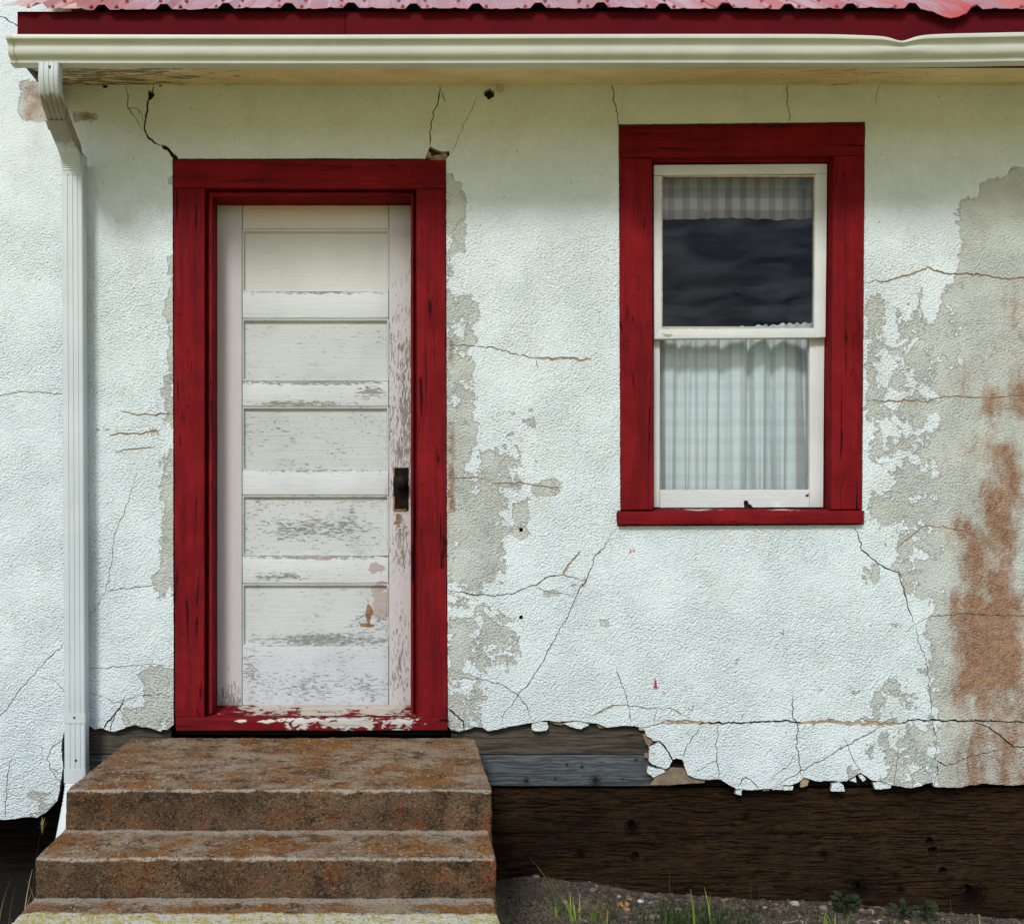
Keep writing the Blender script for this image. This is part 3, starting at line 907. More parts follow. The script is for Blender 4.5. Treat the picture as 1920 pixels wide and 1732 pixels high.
# jambs (deep) and stops
GR = m_red('red_jamb', 'z', dust=.15)
box('jamb', (X(372), .048, Z(1360)), (X(391, -.048), .21, Z(340)), GR, frame, .002, .3)
box('jamb', (X(775, -.048), .048, Z(1360)), (X(800), .21, Z(340)), GR, frame, .002, .3)
box('head_jamb', (X(391, -.048) + .001, .048, Z(361, -.048)), (X(775, -.048) - .001, .21, Z(335)), RED_X, frame, .002, .3)
zs_ = Z(1338, -.014)
box('stop', (X(391.5, -.014), .014, zs_), (X(398, -.014), .20, Z(368, -.014)), GR, frame, .002, .06, .0015, 20)
box('stop', (X(770.5, -.014), .014, zs_), (X(775, -.014), .20, Z(368, -.014)), GR, frame, .002, .06, .0015, 20)
box('head_stop', (X(391.5, -.014), .016, Z(368.5, -.014)), (X(775, -.014), .20, Z(361, -.014)), RED_X, frame, .002, .06, .0015, 20)

def nail(px, py, parent, mat, y=YF, r=.0045):
    lathe('nail', [(r, 0), (r * .95, .0012), (r * .5, .0026), (r * .1, .003)], mat, parent, (X(px), y + .0005, Z(py)), seg=10)
for (a, b) in [(350, 405), (360, 585), (335, 590), (352, 760), (342, 1010), (366, 1180), (340, 1290), (800, 420), (822, 640), (818, 905), (790, 908), (812, 1140), (825, 1290), (798, 1285), (345, 325), (600, 322), (812, 318)]:
    nail(a, b, frame, RED_X)

# ---- the door leaf
door = empty('door', (0, 0, 0), house)
DY = .14
def dq(x0, y0, x1, y1): return [(x0, y0), (x1, y0), (x1, y1), (x0, y1)]
d_ = -DY
PINK = (.49, .455, .465)
PEACH = (.66, .50, .38)
st_l = m_white('door_paint_left', 'z', -.05, (.52, .52, .53), blobs=[(430, 1330, 50, 90, 1.5, d_), (430, 1270, 45, 110, .5, d_)], tint=(PINK, [(430, 1000, 60, 900, .8, d_)]))
st_r = m_white('door_paint_right', 'z', .25, (.51, .50, .50), (.17, .15, .13), blobs=[(760, 760, 45, 340, .75, d_), (735, 760, 25, 320, .6, d_), (752, 1000, 30, 140, .8, d_), (752, 1240, 30, 160, .6, d_), (750, 850, 30, 70, .9, d_)],
               brown=[(748, 975, 14, 60, .55, d_)], tint=(PINK, [(750, 1050, 60, 700, .8, d_)]))
board('stile', dq(398, 380, 453.5, 1323), DY, DY + .04, st_l, door, .003, .05, .0008, 11)
board('stile', dq(729.5, 380, 782, 1323), DY, DY + .04, st_r, door, .003, .05, .0008, 12)
p0 = m_white('door_paint_top', 'x', -.35, (.56, .57, .54), tint=(PEACH, [(590, 385, 400, 60, .6, d_)]))
p1 = m_white('door_paint_upper', 'x', .30, (.50, .535, .52))
p2 = m_white('door_paint_middle', 'x', .42, (.49, .525, .515))
q1 = m_white('rail_paint_upper', 'x', .18, (.575, .61, .605), blobs=[(590, 547, 220, 9, 1.1, d_)])
q2 = m_white('rail_paint_middle', 'x', .26, (.575, .61, .61), blobs=[(590, 714, 230, 11, 1.5, d_), (560, 757, 150, 10, 1.0, d_), (700, 735, 50, 24, .9, d_)])
q3 = m_white('rail_paint_lock', 'x', .14, (.58, .61, .615), blobs=[(590, 882, 230, 8, 1.0, d_)])
p3 = m_white('door_paint_lower', 'x', .48, (.51, .54, .535), blobs=[(600, 990, 130, 30, .5, d_)])
p4 = m_white('door_paint_patched', 'x', .30, (.575, .605, .605), tan=[(700, 1065, 40, 30, .8, d_), (590, 1046, 160, 9, .7, d_), (715, 1095, 26, 14, .8, d_)], brown=[(720, 1040, 22, 6, .6, d_)], blobs=[(530, 1080, 70, 14, 1.0, d_), (590, 1042, 230, 9, 1.3, d_)])
p5 = m_white('door_paint_torn', 'x', .32, (.52, .55, .55), tan=[(715, 1130, 34, 60, .95, d_), (700, 1105, 40, 20, .7, d_)], brown=[(692, 1150, 11, 42, .95, d_), (688, 1173, 30, 6, .9, d_)], blobs=[(600, 1200, 190, 22, 1.0, d_), (690, 1170, 80, 40, .7, d_)])
p6 = m_white('door_paint_bottom', 'x', .42, (.53, .555, .58), (.30, .30, .33), blobs=[(590, 1290, 180, 40, .4, d_), (690, 1290, 70, 40, .4, d_), (470, 1260, 26, 80, .5, d_)])
rails = [(380, 429.5, p0), (546, 597, q1), (713, 762, q2), (881, 928, q3), (1041, 1094, p4), (1211, 1323, p6)]
for i, (a, b, m) in enumerate(rails):
    board('rail', dq(454.2, a, 728.8, b), DY + .0012, DY + .038, m, door, .0055, .05, .0008, 20 + i)
panels = [(425, 550, p0), (592, 717, p1), (757, 885, p2), (923, 1045, p3), (1090, 1215, p5)]
for i, (a, b, m) in enumerate(panels):
    board('panel', dq(448, a, 735, b), DY + .0205, DY + .034, m, door, .001, .06, .0012, 30 + i)
# sticking: small quarter mouldings round each panel
for i, (a, b) in enumerate([(429.5, 546), (597, 713), (762, 881), (928, 1041), (1094, 1211)]):
    m = [p0, p1, p2, p3, p5][i]
    xl_, xr_ = X(454.4, d_), X(728.6, d_)
    zt, zb_ = Z(a, d_), Z(b, d_)
    w, w2 = .0145, .007
    yo, yi = DY + .003, DY + .0195
    Vm, Fm = [], []
    ring_o = [(xl_, zt), (xr_, zt), (xr_, zb_), (xl_, zb_)]
    ring_i = [(xl_ + .009, zt - w), (xr_ - .009, zt - w), (xr_ - .009, zb_ + w2), (xl_ + .009, zb_ + w2)]
    Vm += [(p[0], yo, p[1]) for p in ring_o] + [(p[0] * .45 + q[0] * .55, yo + .0022, p[1] * .45 + q[1] * .55) for p, q in zip(ring_o, ring_i)] + [(p[0], yi, p[1]) for p in ring_i] + [(p[0], yi + .003, p[1]) for p in ring_i]
    for s_ in range(3):
        for q in range(4):
            Fm.append((s_ * 4 + q, s_ * 4 + (q + 1) % 4, s_ * 4 + 4 + (q + 1) % 4, s_ * 4 + 4 + q)[::-1])
    mesh('panel_moulding', Vm, Fm, m, door)
RUSTY = m_plain('rusted_iron', (.010, .007, .005), .85, .5, .2, .15, 30, .5, 90, dirt=(.05, .024, .012), dirt_amt=.5)
BLACK_IRON = m_plain('black_iron', (.006, .006, .006), .7, .3, .1, .2, 20, .2)
BRASS = m_plain('worn_edge', (.24, .12, .05), .6, .3, .3, .4, 60, .3)
lp = board('lock_plate', dq(737.5, 876, 766, 957.5), DY - .004, DY + .002, RUSTY, door, .0018, .02, .0004, 5)
for (x0_, y0_, x1_, y1_) in [(737.5, 875.8, 764, 877.6), (737.3, 877, 740, 895), (738, 930, 740.2, 957), (739, 954.5, 762, 957.6)]:
    board('plate_edge', dq(x0_, y0_, x1_, y1_), DY - .0055, DY - .0035, BRASS, lp, .0006, .02, .0005, int(y1_))
kx, kz = X(752, -.08), Z(903, -.08)
lathe('knob', [(.018, 0), (.017, .006), (.010, .010), (.009, .026), (.016, .030), (.0255, .038), (.0275, .046), (.0255, .054), (.017, .060), (.002, .0625)], BLACK_IRON, door, (kx, DY - .004, kz), seg=28)
lathe('keyhole', [(.0045, 0), (.0045, .0012), (.001, .0014)], m_plain('void_black', (.004, .004, .004), .9), lp, (X(752, d_), DY - .0042, Z(938, d_)), seg=12)

# ---- window
win = empty('window', (0, 0, 0), house)
board('side_casing', [(1161.5, 295.5), (1223, 297.5), (1225, 955), (1164, 956)], YF, .024, m_red('red_window_left', 'z'), win, .003, seed=41)
board('side_casing', [(1563, 293), (1620.5, 291.5), (1616, 955), (1559, 955)], YF, .024, m_red('red_window_right', 'z'), win, .003, seed=42)
board('head_casing', [(1161, 236), (1621, 231.5), (1620.5, 291), (1161.5, 295)], YF - .002, .024, m_red('red_window_head', 'x', dust=.12), win, .003, seed=43)
ws = m_red('red_window_sill', 'x', [(1320, 955, 70, 5, .65, .03), (1480, 955, 60, 5, .6, .03), (1240, 980, 30, 5, .3, .03)])
board('sill', [(1158.5, 958.5), (1619.5, 957), (1619, 981.5), (1159, 984.5)], -.03, .03, ws, win, .006, seed=44)
zt0, zt1 = Z(958.0, .03) - .001, Z(952, -.10)
x0, x1 = X(1224.5), X(1560.5)
Vt, Ft = rbox_data((x1 - x0, .17, .02), .002, .05)
Vt = Vt + np.array([x0, -.012, zt0 - .020])
Vt[:, 2] += np.clip((Vt[:, 1] + .012) / .112, 0, 1.4) * (zt1 - zt0)
mesh('sill_slope', Vt, Ft, ws, win, True)
box('jamb', (X(1205), .0245, Z(965)), (X(1225.5), .20, Z(290)), GR, win, .002, .3)
box('jamb', (X(1560), .0245, Z(965)), (X(1580), .20, Z(285)), GR, win, .002, .3)
box('head_jamb', (X(1226), .0245, Z(299.5)), (X(1559.5), .20, Z(280)), RED_X, win, .002, .3)
box('parting_stop', (X(1552.6, -.074), .066, Z(950)), (X(1560) - .0005, .084, Z(302)), m_red('red_parting', 'z'), win, .002, .3)
SASH = m_white('sash_paint_upright', 'z', -.25, (.60, .63, .62), (.42, .36, .26))
SASHX = m_white('sash_paint_level', 'x', -.2, (.60, .63, .62), (.42, .36, .26), blobs=[(1255, 626, 24, 8, 1.6, 0), (1540, 620, 20, 10, .8, 0)])
yu = .034
up = empty('upper_sash', (0, 0, 0), win) if False else win
board('sash_rail', [(1226, 309.5), (1551, 307.2), (1551, 325), (1226, 329)], yu, yu + .034, SASHX, win, .002, .06, .0006, 51)
board('sash_stile', [(1226, 330), (1240.5, 330), (1240.5, 634), (1227, 634)], yu + .001, yu + .033, SASH, win, .002, .06, .0006, 52)
board('sash_stile', [(1528.5, 326), (1551, 325.5), (1548, 632), (1527, 633)], yu + .001, yu + .033, SASH, win, .002, .06, .0006, 53)
board('meeting_rail', [(1238, 617.5), (1529, 615.5), (1529, 633), (1226.5, 635.5)], yu - .001, yu + .034, SASHX, win, .003, .06, .0008, 54)
PUTTY = m_plain('putty', (.50, .40, .27), .8, .25, nscale=50, bump=.5, dirt=(.72, .70, .64), dirt_amt=.8)
def strip(name, x0, y0, x1, y1, yf, parent):
    board(name, dq(x0, y0, x1, y1), yf, yf + .012, PUTTY, parent, .0015, .03, .0009, int(x0 + y0))
strip('putty', 1240, 328, 1529, 331.5, yu + .010, win)
strip('putty', 1526, 330, 1529.5, 617, yu + .010, win)
strip('putty', 1240, 331, 1242.4, 616, yu + .010, win)
strip('putty', 1240, 615, 1528, 618.5, yu + .010, win)
yl = .074
board('sash_stile', [(1226, 625), (1237.3, 625), (1237, 951), (1226, 951)], yl, yl + .034, SASH, win, .002, .06, .0006, 55)
board('sash_stile', [(1518.5, 625), (1546, 625), (1543.5, 951), (1518.5, 951)], yl, yl + .034, SASH, win, .002, .06, .0006, 56)
board('meeting_rail', [(1237.5, 612), (1518, 612), (1518, 634), (1237.5, 634)], yl + .002, yl + .034, SASHX, win, .002, .06, .0006, 57)
# bottom rail with the bite out of its lower edge
br = PX([(1237.8, 919), (1518, 917.5), (1518, 950.5), (1412, 951), (1409, 946), (1405, 945), (1403, 939), (1397, 937.5), (1394.5, 941), (1395.5, 951), (1237.8, 951.5)], -yl)
sheet('sash_rail', rough_poly(br, .02, .0012, True, 60, 3)[::-1], [], yl + .001, .03, SASHX, win, .03, .0008, None, True, 4)
board('sash_dark_backing', dq(1388, 930, 1420, 953), yl + .022, yl + .03, BACKING_DARK, win, .001, .05, 0, 3)  # dark board put behind the bite, its colour stands for the hole's shade
# red smear of trim paint on the rail
sheet('paint_smear', PX([(1510, 928), (1518, 925), (1515, 930), (1518, 930.5), (1511, 931.5)], -yl), [], yl - .0005, .001, RED_X, win)
strip('putty', 1237, 917.5, 1518, 919.8, yl + .012, win)
strip('putty', 1516.5, 636, 1519, 918, yl + .012, win)

gg = G('window_glass')
tr = gg.n('BsdfTransparent', {'Color': (.93, .97, .96, 1)})
gl = gg.n('BsdfGlossy', {'Color': (1, 1, 1, 1), 'Roughness': 0.0, 'Normal': gg.bump(gg.noise(3.5, 1, .5, .0), .05, .02)})
fr = gg.n('Fresnel', {'IOR': 1.42})
ms = gg.n('MixShader', {0: fr.outputs[0], 1: tr.outputs[0], 2: gl.outputs[0]})
df = gg.n('BsdfDiffuse', {'Color': (.55, .57, .56, 1)})
gv = gg.f('MULTIPLY', gg.step(gg.noise(1.0, 5, .6, .4, gg.map((5, 5, 22))), .50, .75), .010)
ms2 = gg.n('MixShader', {0: gv, 1: ms.outputs[0], 2: df.outputs[0]})
gg.t.links.new(ms2.outputs[0], gg.o.inputs[0])
GLASS = gg.m
def pane(x0, y0, x1, y1, y):
    d = -y
    V = [(X(x0, d), y, Z(y1, d)), (X(x1, d), y, Z(y1, d)), (X(x1, d), y, Z(y0, d)), (X(x0, d), y, Z(y0, d))]
    return mesh('pane', V, [(0, 1, 2, 3)], GLASS, win)
pane(1238, 326, 1531, 620, yu + .018)
pane(1234, 620, 1522, 922, yl + .018)
for (a, b) in [(1580, 322), (1604, 322), (1175, 640), (1205, 645), (1176, 905), (1215, 906), (1600, 910), (1575, 480), (1190, 420), (1330, 250), (1480, 246)]:
    nail(a, b, win, RED_X)

# ---- eave: soffit, fascia, roof
XL_E = -1.418
SOF = m_plain('soffit_paint', (.60, .53, .36), .8, .12, nscale=5, bump=.3, dirt=(.14, .10, .05), dirt_amt=.35)
def soff():
    zw, zo = Z(156), ZC + 1.735
    nx = 120
    V, F = [], []
    xs = np.linspace(XL_E + .02, XR, nx)
    sec = [(.035, zw), (-.451, zo), (-.451, zo + .016), (.035, zw + .016)]
    for x in xs:
        for (y, z) in sec: V.append((x, y, z))
    V = np.array(V)
    V[:, 2] += .003 * fbm(V, 4, 6, 2)
    for i in range(nx - 1):
        for q in range(4):
            F.append((i * 4 + q, i * 4 + (q + 1) % 4, (i + 1) * 4 + (q + 1) % 4, (i + 1) * 4 + q))
    F += [(3, 2, 1, 0), tuple((nx - 1) * 4 + q for q in range(4))]
    return mesh('soffit', V, F, SOFM, house)
g = G('soffit_paint_flaking')
c = g.mix(g.step(g.noise(4, 5, .6), .35, .7), (.80, .66, .36), (.66, .53, .27))
xx = g.sep()[0]
dm = g.f('ADD', g.noise(1.0, 8, .72, .5, g.map((9, 30, 30))), g.step(xx, -1.2, -.30, .15, -.05))
dm = g.f('ADD', dm, g.f('MULTIPLY', g.blob((X(1550), 3.22), (.5, .3)), .10))
c = g.mix(g.f('MULTIPLY', g.step(dm, .585, .65), .85), c, (.10, .065, .035))
c = g.mix(g.step(g.noise(1.0, 6, .7, .2, g.map((14, 40, 40), loc=(3, 2, 2))), .66, .69, 0, .5), c, (.30, .22, .13))
SOFM = g.out(c, .85, g.bump(g.noise(50, 4), .4, .004), spec=.2)
soff()
zo = ZC + 1.735
FASC = m_plain('fascia_red_metal', (.085, .0045, .008), .8, .12, 0, .06, 3, .08, 20)
for (a, b) in ((XL_E, X(648, .45) - .0008), (X(648, .45) + .0008, X(1783, .45) - .0008), (X(1783, .45) + .0008, XR)):
    box('fascia', (a, -.470, zo - .012), (b, -.452, ZC + 1.925), FASC, house, .002, .3, .0008, 5)
box('fascia_return', (XL_E + .0005, -.451, zo + .02), (XL_E + .018, .02, ZC + 1.90), m_plain('rake_wood', (.10, .085, .065), .9, .3), house, .002, .3)

roof = empty('roof', (0, 0, 0), house)
g = G('roof_red_metal')
c = g.mix(g.step(g.noise(3, 5, .6), .3, .7), (.42, .045, .030), (.50, .075, .045))
c = g.mix(g.step(g.noise(20, 6, .7), .55, .75, 0, .35), c, (.48, .20, .15))
ROOFM = g.out(c, g.step(g.noise(8, 4), .3, .7, .16, .28), g.bump(g.noise(6, 3), .2, .01), 0.0, .6, .45, .10)
PITCH = math.tan(R(33))
ZE, YE = ZC + 1.921, -.502
def rib_profile(u):
    """height of the ribbed sheet at distance u (m) across"""
    w = .2286
    t = (u / w) % 1.0
    dist = abs(t - .5) * w
    hgt = .019 * np.clip((.030 - dist) / .018, 0, 1)
    for c_ in (.17, .83):
        dd = abs(t - c_) * w
        hgt = max(hgt, .0035 * np.clip((.012 - dd) / .008, 0, 1))
    return hgt
def roof_sheet(xa, xb, lift, seed, u0):
    us = [xa]
    x = xa
    w = .2286
    xs = []
    k0 = int(math.floor((xa - u0) / w)) - 1
    for k in range(k0, k0 + 12):
        for t in (.0, .1, .13, .16, .18, .21, .24, .3, .368, .447, .46, .54, .553, .632, .7, .76, .79, .82, .84, .87, .9):
            q = u0 + (k + t) * w
            if xa < q < xb: xs.append(q)
    xs = np.array([xa] + xs + [xb])
    ss = np.array([0, .006, .02, .04, .07, .11, .16, .22, .3, .42, .6, 1.0, 1.6, 2.4])
    V = []
    for s_ in ss:
        for x in xs:
            h = rib_profile(x - u0)
            px = x / S * K(.5) + VX
            fade = math.exp(-s_ / .10)
            e = .010 * vnoise(np.array([[x * 4.1, seed, 0]]), 1, seed)[0] * fade + .006 * vnoise(np.array([[x * 17, 0, seed]]), 1, seed)[0] * fade
            if s_ < .4:                                   # bent edge near the gutter joint
                b_ = math.exp(-((px - 1782) / 34) ** 2)
                e -= .038 * b_ * math.exp(-s_ / .05)
                h *= 1 - .7 * b_ * fade
                b2 = math.exp(-((px - 5) / 50) ** 2)
                e += .014 * b2 * fade
            V.append((x, YE + s_ * math.cos(R(33)) - .006 * vnoise(np.array([[x * 9, 3, seed]]))[0] * fade, ZE + lift + h + e + s_ * math.sin(R(33))))
    V = np.array(V)
    nx, ns = len(xs), len(ss)
    B = V.copy(); B[:, 2] -= .0016
    F = []
    o = nx * ns
    for i in range(ns - 1):
        for j in range(nx - 1):
            a, b, c_, d2 = i * nx + j, i * nx + j + 1, (i + 1) * nx + j + 1, (i + 1) * nx + j
            F.append((a, b, c_, d2)); F.append((o + d2, o + c_, o + b, o + a))
    for j in range(nx - 1):
        F.append((j + 1, j, o + j, o + j + 1))
    for i in range(ns - 1):
        F.append((i * nx, (i + 1) * nx, o + (i + 1) * nx, o + i * nx))
        F.append((i * nx + nx - 1, o + i * nx + nx - 1, o + (i + 1) * nx + nx - 1, (i + 1) * nx + nx - 1))
    return mesh('roof_sheet', np.concatenate([V, B]), F, ROOFM, roof)
U0 = X(775, .5) - .5 * .2286
edges_ = [-1.461]
k = -6
while True:
    e = U0 + (.5 * .2286 - .035) + k * .2286
    if e > -1.2: break
    k += 1
xcur = -1.461
kk = 0
bounds = [-1.461] + [U0 + .079 + n_ * .9144 + -.2286 * 3 for n_ in range(6)]
bounds = [b for b in bounds if b <= -1.461 or b > -1.3]
bounds = [b for b in bounds if b < XR] + [XR]
for i in range(len(bounds) - 1):
    roof_sheet(bounds[i], bounds[i + 1] + .05, .0022 * (i % 2), i + 1, U0)
SCREW = m_plain('roof_screw', (.26, .10, .09), .5, .2, .3, .5)
xs_ = U0 - 7 * .2286
i = 0
while xs_ < XR - .1:
    for off in (.30, .70):
        for s_ in (.035, .19):
            x = xs_ + off * .2286 + rng.uniform(-.01, .01)
            if x < -1.40 or x > XR - .05 or rng.random() < .15: continue
            px = x / S * K(.5) + VX
            if abs(px - 1782) < 70: continue
            zz_ = ZE + s_ * math.sin(R(33)) + rib_profile(x - U0) + .001
            y_ = YE + s_ * math.cos(R(33))
            lathe('screw', [(.0075, -.002), (.0072, .002), (.0045, .0022), (.0042, .0075), (.001, .008)], SCREW, roof, (x, y_, zz_), 'z', 8)
    xs_ += .2286
# rough purlin and decking under the sheets
box('roof_deck', (XL_E + .01, -.44, ZC + 1.886), (XR, -.30, ZC + 1.905), CRAWL, roof, .002, .5)
V = [(XL_E + .01, -.30, ZC + 1.90), (XR, -.30, ZC + 1.90), (XR, 1.5, ZC + 1.90 + 1.8 * PITCH), (XL_E + .01, 1.5, ZC + 1.90 + 1.8 * PITCH)]
V += [(a, b, c_ - .02) for a, b, c_ in V]
mesh('roof_deck', V, [(0, 1, 2, 3), (7, 6, 5, 4), (0, 4, 5, 1), (1, 5, 6, 2), (2, 6, 7, 3), (3, 7, 4, 0)], CRAWL, roof)
box('wing_wall', (X(-420), .026, 2.6), (-1.362, 2.4, 4.4), STUCCO_PLAIN, house, .004, .5)

# ---- gutter
GUT = m_plain('gutter_enamel', (.50, .535, .47), .45, .05, 0, .5, 6, .05, 14, dirt=(.40, .38, .28), dirt_amt=.12)
def gutter():
    prof = [(.4725, 1.802), (.4725, 1.7145), (.512, 1.714), (.5155, 1.7155), (.5165, 1.719), (.5165, 1.7280), (.5180, 1.7296), (.5245, 1.7312), (.5320, 1.7348), (.5375, 1.7405), (.5405, 1.7480), (.5415, 1.757), (.5415, 1.7655), (.5430, 1.7725), (.5465, 1.7775), (.5520, 1.7805),
            (.5590, 1.7822), (.5622, 1.7835), (.5632, 1.7865), (.5632, 1.7950), (.5620, 1.7985), (.5590, 1.7998), (.548, 1.7992)]
    P = np.array(prof)
    t = np.gradient(P, axis=0); t /= np.linalg.norm(t, axis=1)[:, None]
    nrm = np.stack([-t[:, 1], t[:, 0]], 1)
    I = P + nrm * .0014
    # inside = towards the trough
    ctr = np.array([.51, 1.77])
    for i in range(len(P)):
        if np.dot(nrm[i], ctr - P[i]) < 0: I[i] = P[i] - nrm[i] * .0014
    ring = np.concatenate([P, I[::-1]])
    xs = np.concatenate([np.linspace(XL_E - .006, X(1560, .55), 60), np.linspace(X(1565, .55), X(1800, .55), 90), np.linspace(X(1805, .55), XR, 20)])
    V = []
    for x in xs:
        px = x / S * K(.55) + VX
        g1 = math.exp(-((px - 1690) / 26) ** 2)
        g2 = math.exp(-((px - 1670) / 75) ** 2)
        kink = max(0, 1 - abs(px - 1692) / 22)
        rise = .0065 * np.clip((px - 1560) / 360, 0, 1) ** 2 * 1.4
        sag = -.0025 * math.sin((px - 100) / 260.) * .5
        for (d, z) in ring:
            h = np.clip((z - 1.728) / .07, 0, 1)
            dz = -(.007 * g2 + .010 * g1 + .004 * kink) * h ** 2 + rise + sag
            mid = math.exp(-((z - 1.755) / .018) ** 2)
            dd = -.010 * g1 * h + .006 * math.exp(-((px - 1700) / 40) ** 2) * mid + .004 * g2 * mid
            V.append((x, -(d + dd), ZC + z + dz))
    n = len(ring)
    F = []
    for i in range(len(xs) - 1):
        for q in range(n):
            F.append((i * n + q, (i + 1) * n + q, (i + 1) * n + (q + 1) % n, i * n + (q + 1) % n))
    F.append(tuple(range(n)))
    F.append(tuple((len(xs) - 1) * n + q for q in reversed(range(n))))
    o = mesh('gutter', V, F, GUT, house, False)
    sm = np.ones(len(F), bool)
    o.data.polygons.foreach_set('use_smooth', sm)
    md = o.modifiers.new('split', 'EDGE_SPLIT'); md.split_angle = R(35)
    # end cap
    Pc = P.copy()
    cap = [(XL_E - .0075, -(a + .001), ZC + b - .001) for a, b in Pc] + [(XL_E - .0055, -(a + .001), ZC + b - .001) for a, b in Pc]
    m = len(Pc)
    Fc = [tuple(range(m)), tuple(reversed(range(m, 2 * m)))] + [(q, m + q, m + (q + 1) % m, (q + 1) % m) for q in range(m)]
    mesh('end_cap', cap, Fc, GUT, o)
    # folded rim of the cap
    Pr = P[1:20] + np.array([.0012, -.0006])
    V2 = [(XL_E - .008, -(a + .0012), ZC + b - .0008) for a, b in Pr] + [(XL_E + .012, -(a + .0012), ZC + b - .0008) for a, b in Pr]
    m = len(Pr)
    mesh('cap_rim', V2, [(q, q + 1, m + q + 1, m + q) for q in range(m - 1)], GUT, o, True)
    # slip joint
    xj = X(1783, .55)
    Pr = P[1:21]
    rise = .0065 * np.clip((1783 - 1560) / 360, 0, 1) ** 2 * 1.4 - .0025 * math.sin((1783 - 100) / 260.) * .5
    V2 = [(xj - .004, -(a + .0016), ZC + b + rise - .0012) for a, b in Pr] + [(xj, -(a + .0016), ZC + b + rise - .0012) for a, b in Pr]
    m = len(Pr)
    return o
gut = gutter()

# ---- downspout
dsp = empty('downspout', (0, 0, 0), house)
g = G('downspout_enamel')
c = g.mix(g.step(g.noise(4, 4), .3, .7), (.46, .52, .54), (.52, .58, .60))
z = g.sep()[2]
y = g.sep()[1]
lowd = g.f('MULTIPLY', g.step(z, 2.9, 3.02), g.step(z, 3.11, 3.04))
dirt = g.f('ADD', g.f('MULTIPLY', g.step(z, 2.94, 3.0), g.step(z, 3.13, 3.02)), -.30)
dn = g.f('ADD', dirt, g.noise(1.0, 6, .7, .3, g.map((60, 8, 60))))
c = g.mix(g.step(dn, .72, 1.05, 0, .9), c, (.20, .155, .08))
c = g.mix(g.f('MULTIPLY', g.step(g.noise(26, 6, .7), .62, .72), .4), c, (.40, .38, .30))
c = g.mix(g.step(g.noise(90, 3, .6), .70, .74, 0, .5), c, (.22, .20, .15))
DSP = g.out(c, .42, g.bump(g.noise(9, 3), .12, .006), 0, .5)
def spout(name, path, w, dp, mat, parent, flutes=3, ripple=None, close=True, wfn=None):
    """path: list of (d, z_rel, x)"""
    path = np.array(path, float)
    base = []
    # cross section: rounded rectangle, front side grooved
    r_ = .008
    n_c = 4
    hw, hd = w / 2, dp / 2
    corners = [(hw - r_, hd - r_, 0), (-hw + r_, hd - r_, 90), (-hw + r_, -hd + r_, 180), (hw - r_, -hd + r_, 270)]
    sec = []
    for ci, (cx, cy, a0) in enumerate(corners):
        for q in range(n_c + 1):
            a = R(a0 + 90 * q / n_c)
            sec.append((cx + r_ * math.cos(a), cy + r_ * math.sin(a)))
        if ci == 0 and flutes:
            for fx in np.linspace(.30, -.18, flutes):
                for dx, dpz in ((.030, 0), (.018, -.0028), (-.018, -.0028), (-.030, 0)):
                    sec.append(((fx + dx * 1.6) * w, hd + dpz))
    sec = np.array(sec)
    n = len(sec)
    V = []
    m = len(path)
    T = np.gradient(path[:, :2], axis=0)
    T /= np.linalg.norm(T, axis=1)[:, None]
    for i in range(m):
        tx, tz = T[i]
        # front normal: perpendicular to the run, towards the viewer/up
        nd, nz_ = -tz, tx
        rp = ripple[i] if ripple is not None else 0.0
        for (a, b) in sec:
            k_ = 1 + rp * (.12 if True else 0)
            V.append((path[i, 2] + a * k_, -(path[i, 0] + nd * b * k_), ZC + path[i, 1] + nz_ * b * k_))
    F = []
    for i in range(m - 1):
        for q in range(n):
            F.append((i * n + q, i * n + (q + 1) % n, (i + 1) * n + (q + 1) % n, (i + 1) * n + q))
    if close:
        F.append(tuple(reversed(range(n)))); F.append(tuple((m - 1) * n + q for q in range(n)))
    o = mesh(name, V, F, mat, parent, True)
    md = o.modifiers.new('split', 'EDGE_SPLIT'); md.split_angle = R(32)
    return o
def bez(p0, p1, p2, n):
    t = np.linspace(0, 1, n)[:, None]
    p0, p1, p2 = map(np.array, (p0, p1, p2))
    return (1 - t) ** 2 * p0 + 2 * t * (1 - t) * p1 + t ** 2 * p2
xt, xm, xp, xbm = -1.287, -1.313, -1.331, -1.319
a = [(.494, 1.716, xt), (.494, 1.690, xt)]
b = bez((.494, 1.690, xt), (.492, 1.622, xt - .006), (.40, 1.598, xm + .012), 26)
cpt = [(.345, 1.588, xm + .003), (.33, 1.585, xm)]
path1 = np.concatenate([a, b[1:], cpt])
rip = np.zeros(len(path1))
for i in range(3, 26): rip[i] = .18 * (-1) ** i
spout('elbow', path1, .076, .056, DSP, dsp, 3, rip)
p2a = [(.362, 1.5905, xm + .005), (.30, 1.578, xm - .004)]
spout('sleeve', p2a, .083, .062, DSP, dsp, 0)
st2 = [(.32, 1.582, xm), (.17, 1.551, xp + .006)]
b2 = bez((.17, 1.551, xp + .006), (.075, 1.532, xp), (.062, 1.452, xp), 26)
path2 = np.concatenate([st2, b2[1:]])
rip = np.zeros(len(path2))
for i in range(4, 24): rip[i] = .30 * (-1) ** i
spout('elbow', path2, .080, .058, DSP, dsp, 0, rip)
zpt, zpb = 1.500, -.955
pp = [(.060, zz_, xp + (xbm - xp) * (zpt - zz_) / (zpt - zpb)) for zz_ in np.linspace(zpt, zpb, 30)]
spout('pipe', pp, .0865, .060, DSP, dsp, 3)
spout('collar', [(.060, 1.533, xp), (.060, 1.490, xp)], .0935, .067, DSP, dsp, 0)
zc_ = (VY - 1347) * S / 1.02
spout('collar', [(.060, zc_ + .018, xbm), (.060, zc_ - .018, xbm)], .0905, .064, DSP, dsp, 0)
spout('collar', [(.060, -.955, xbm), (.060, -1.01, xbm)], .0905, .064, DSP, dsp, 0)
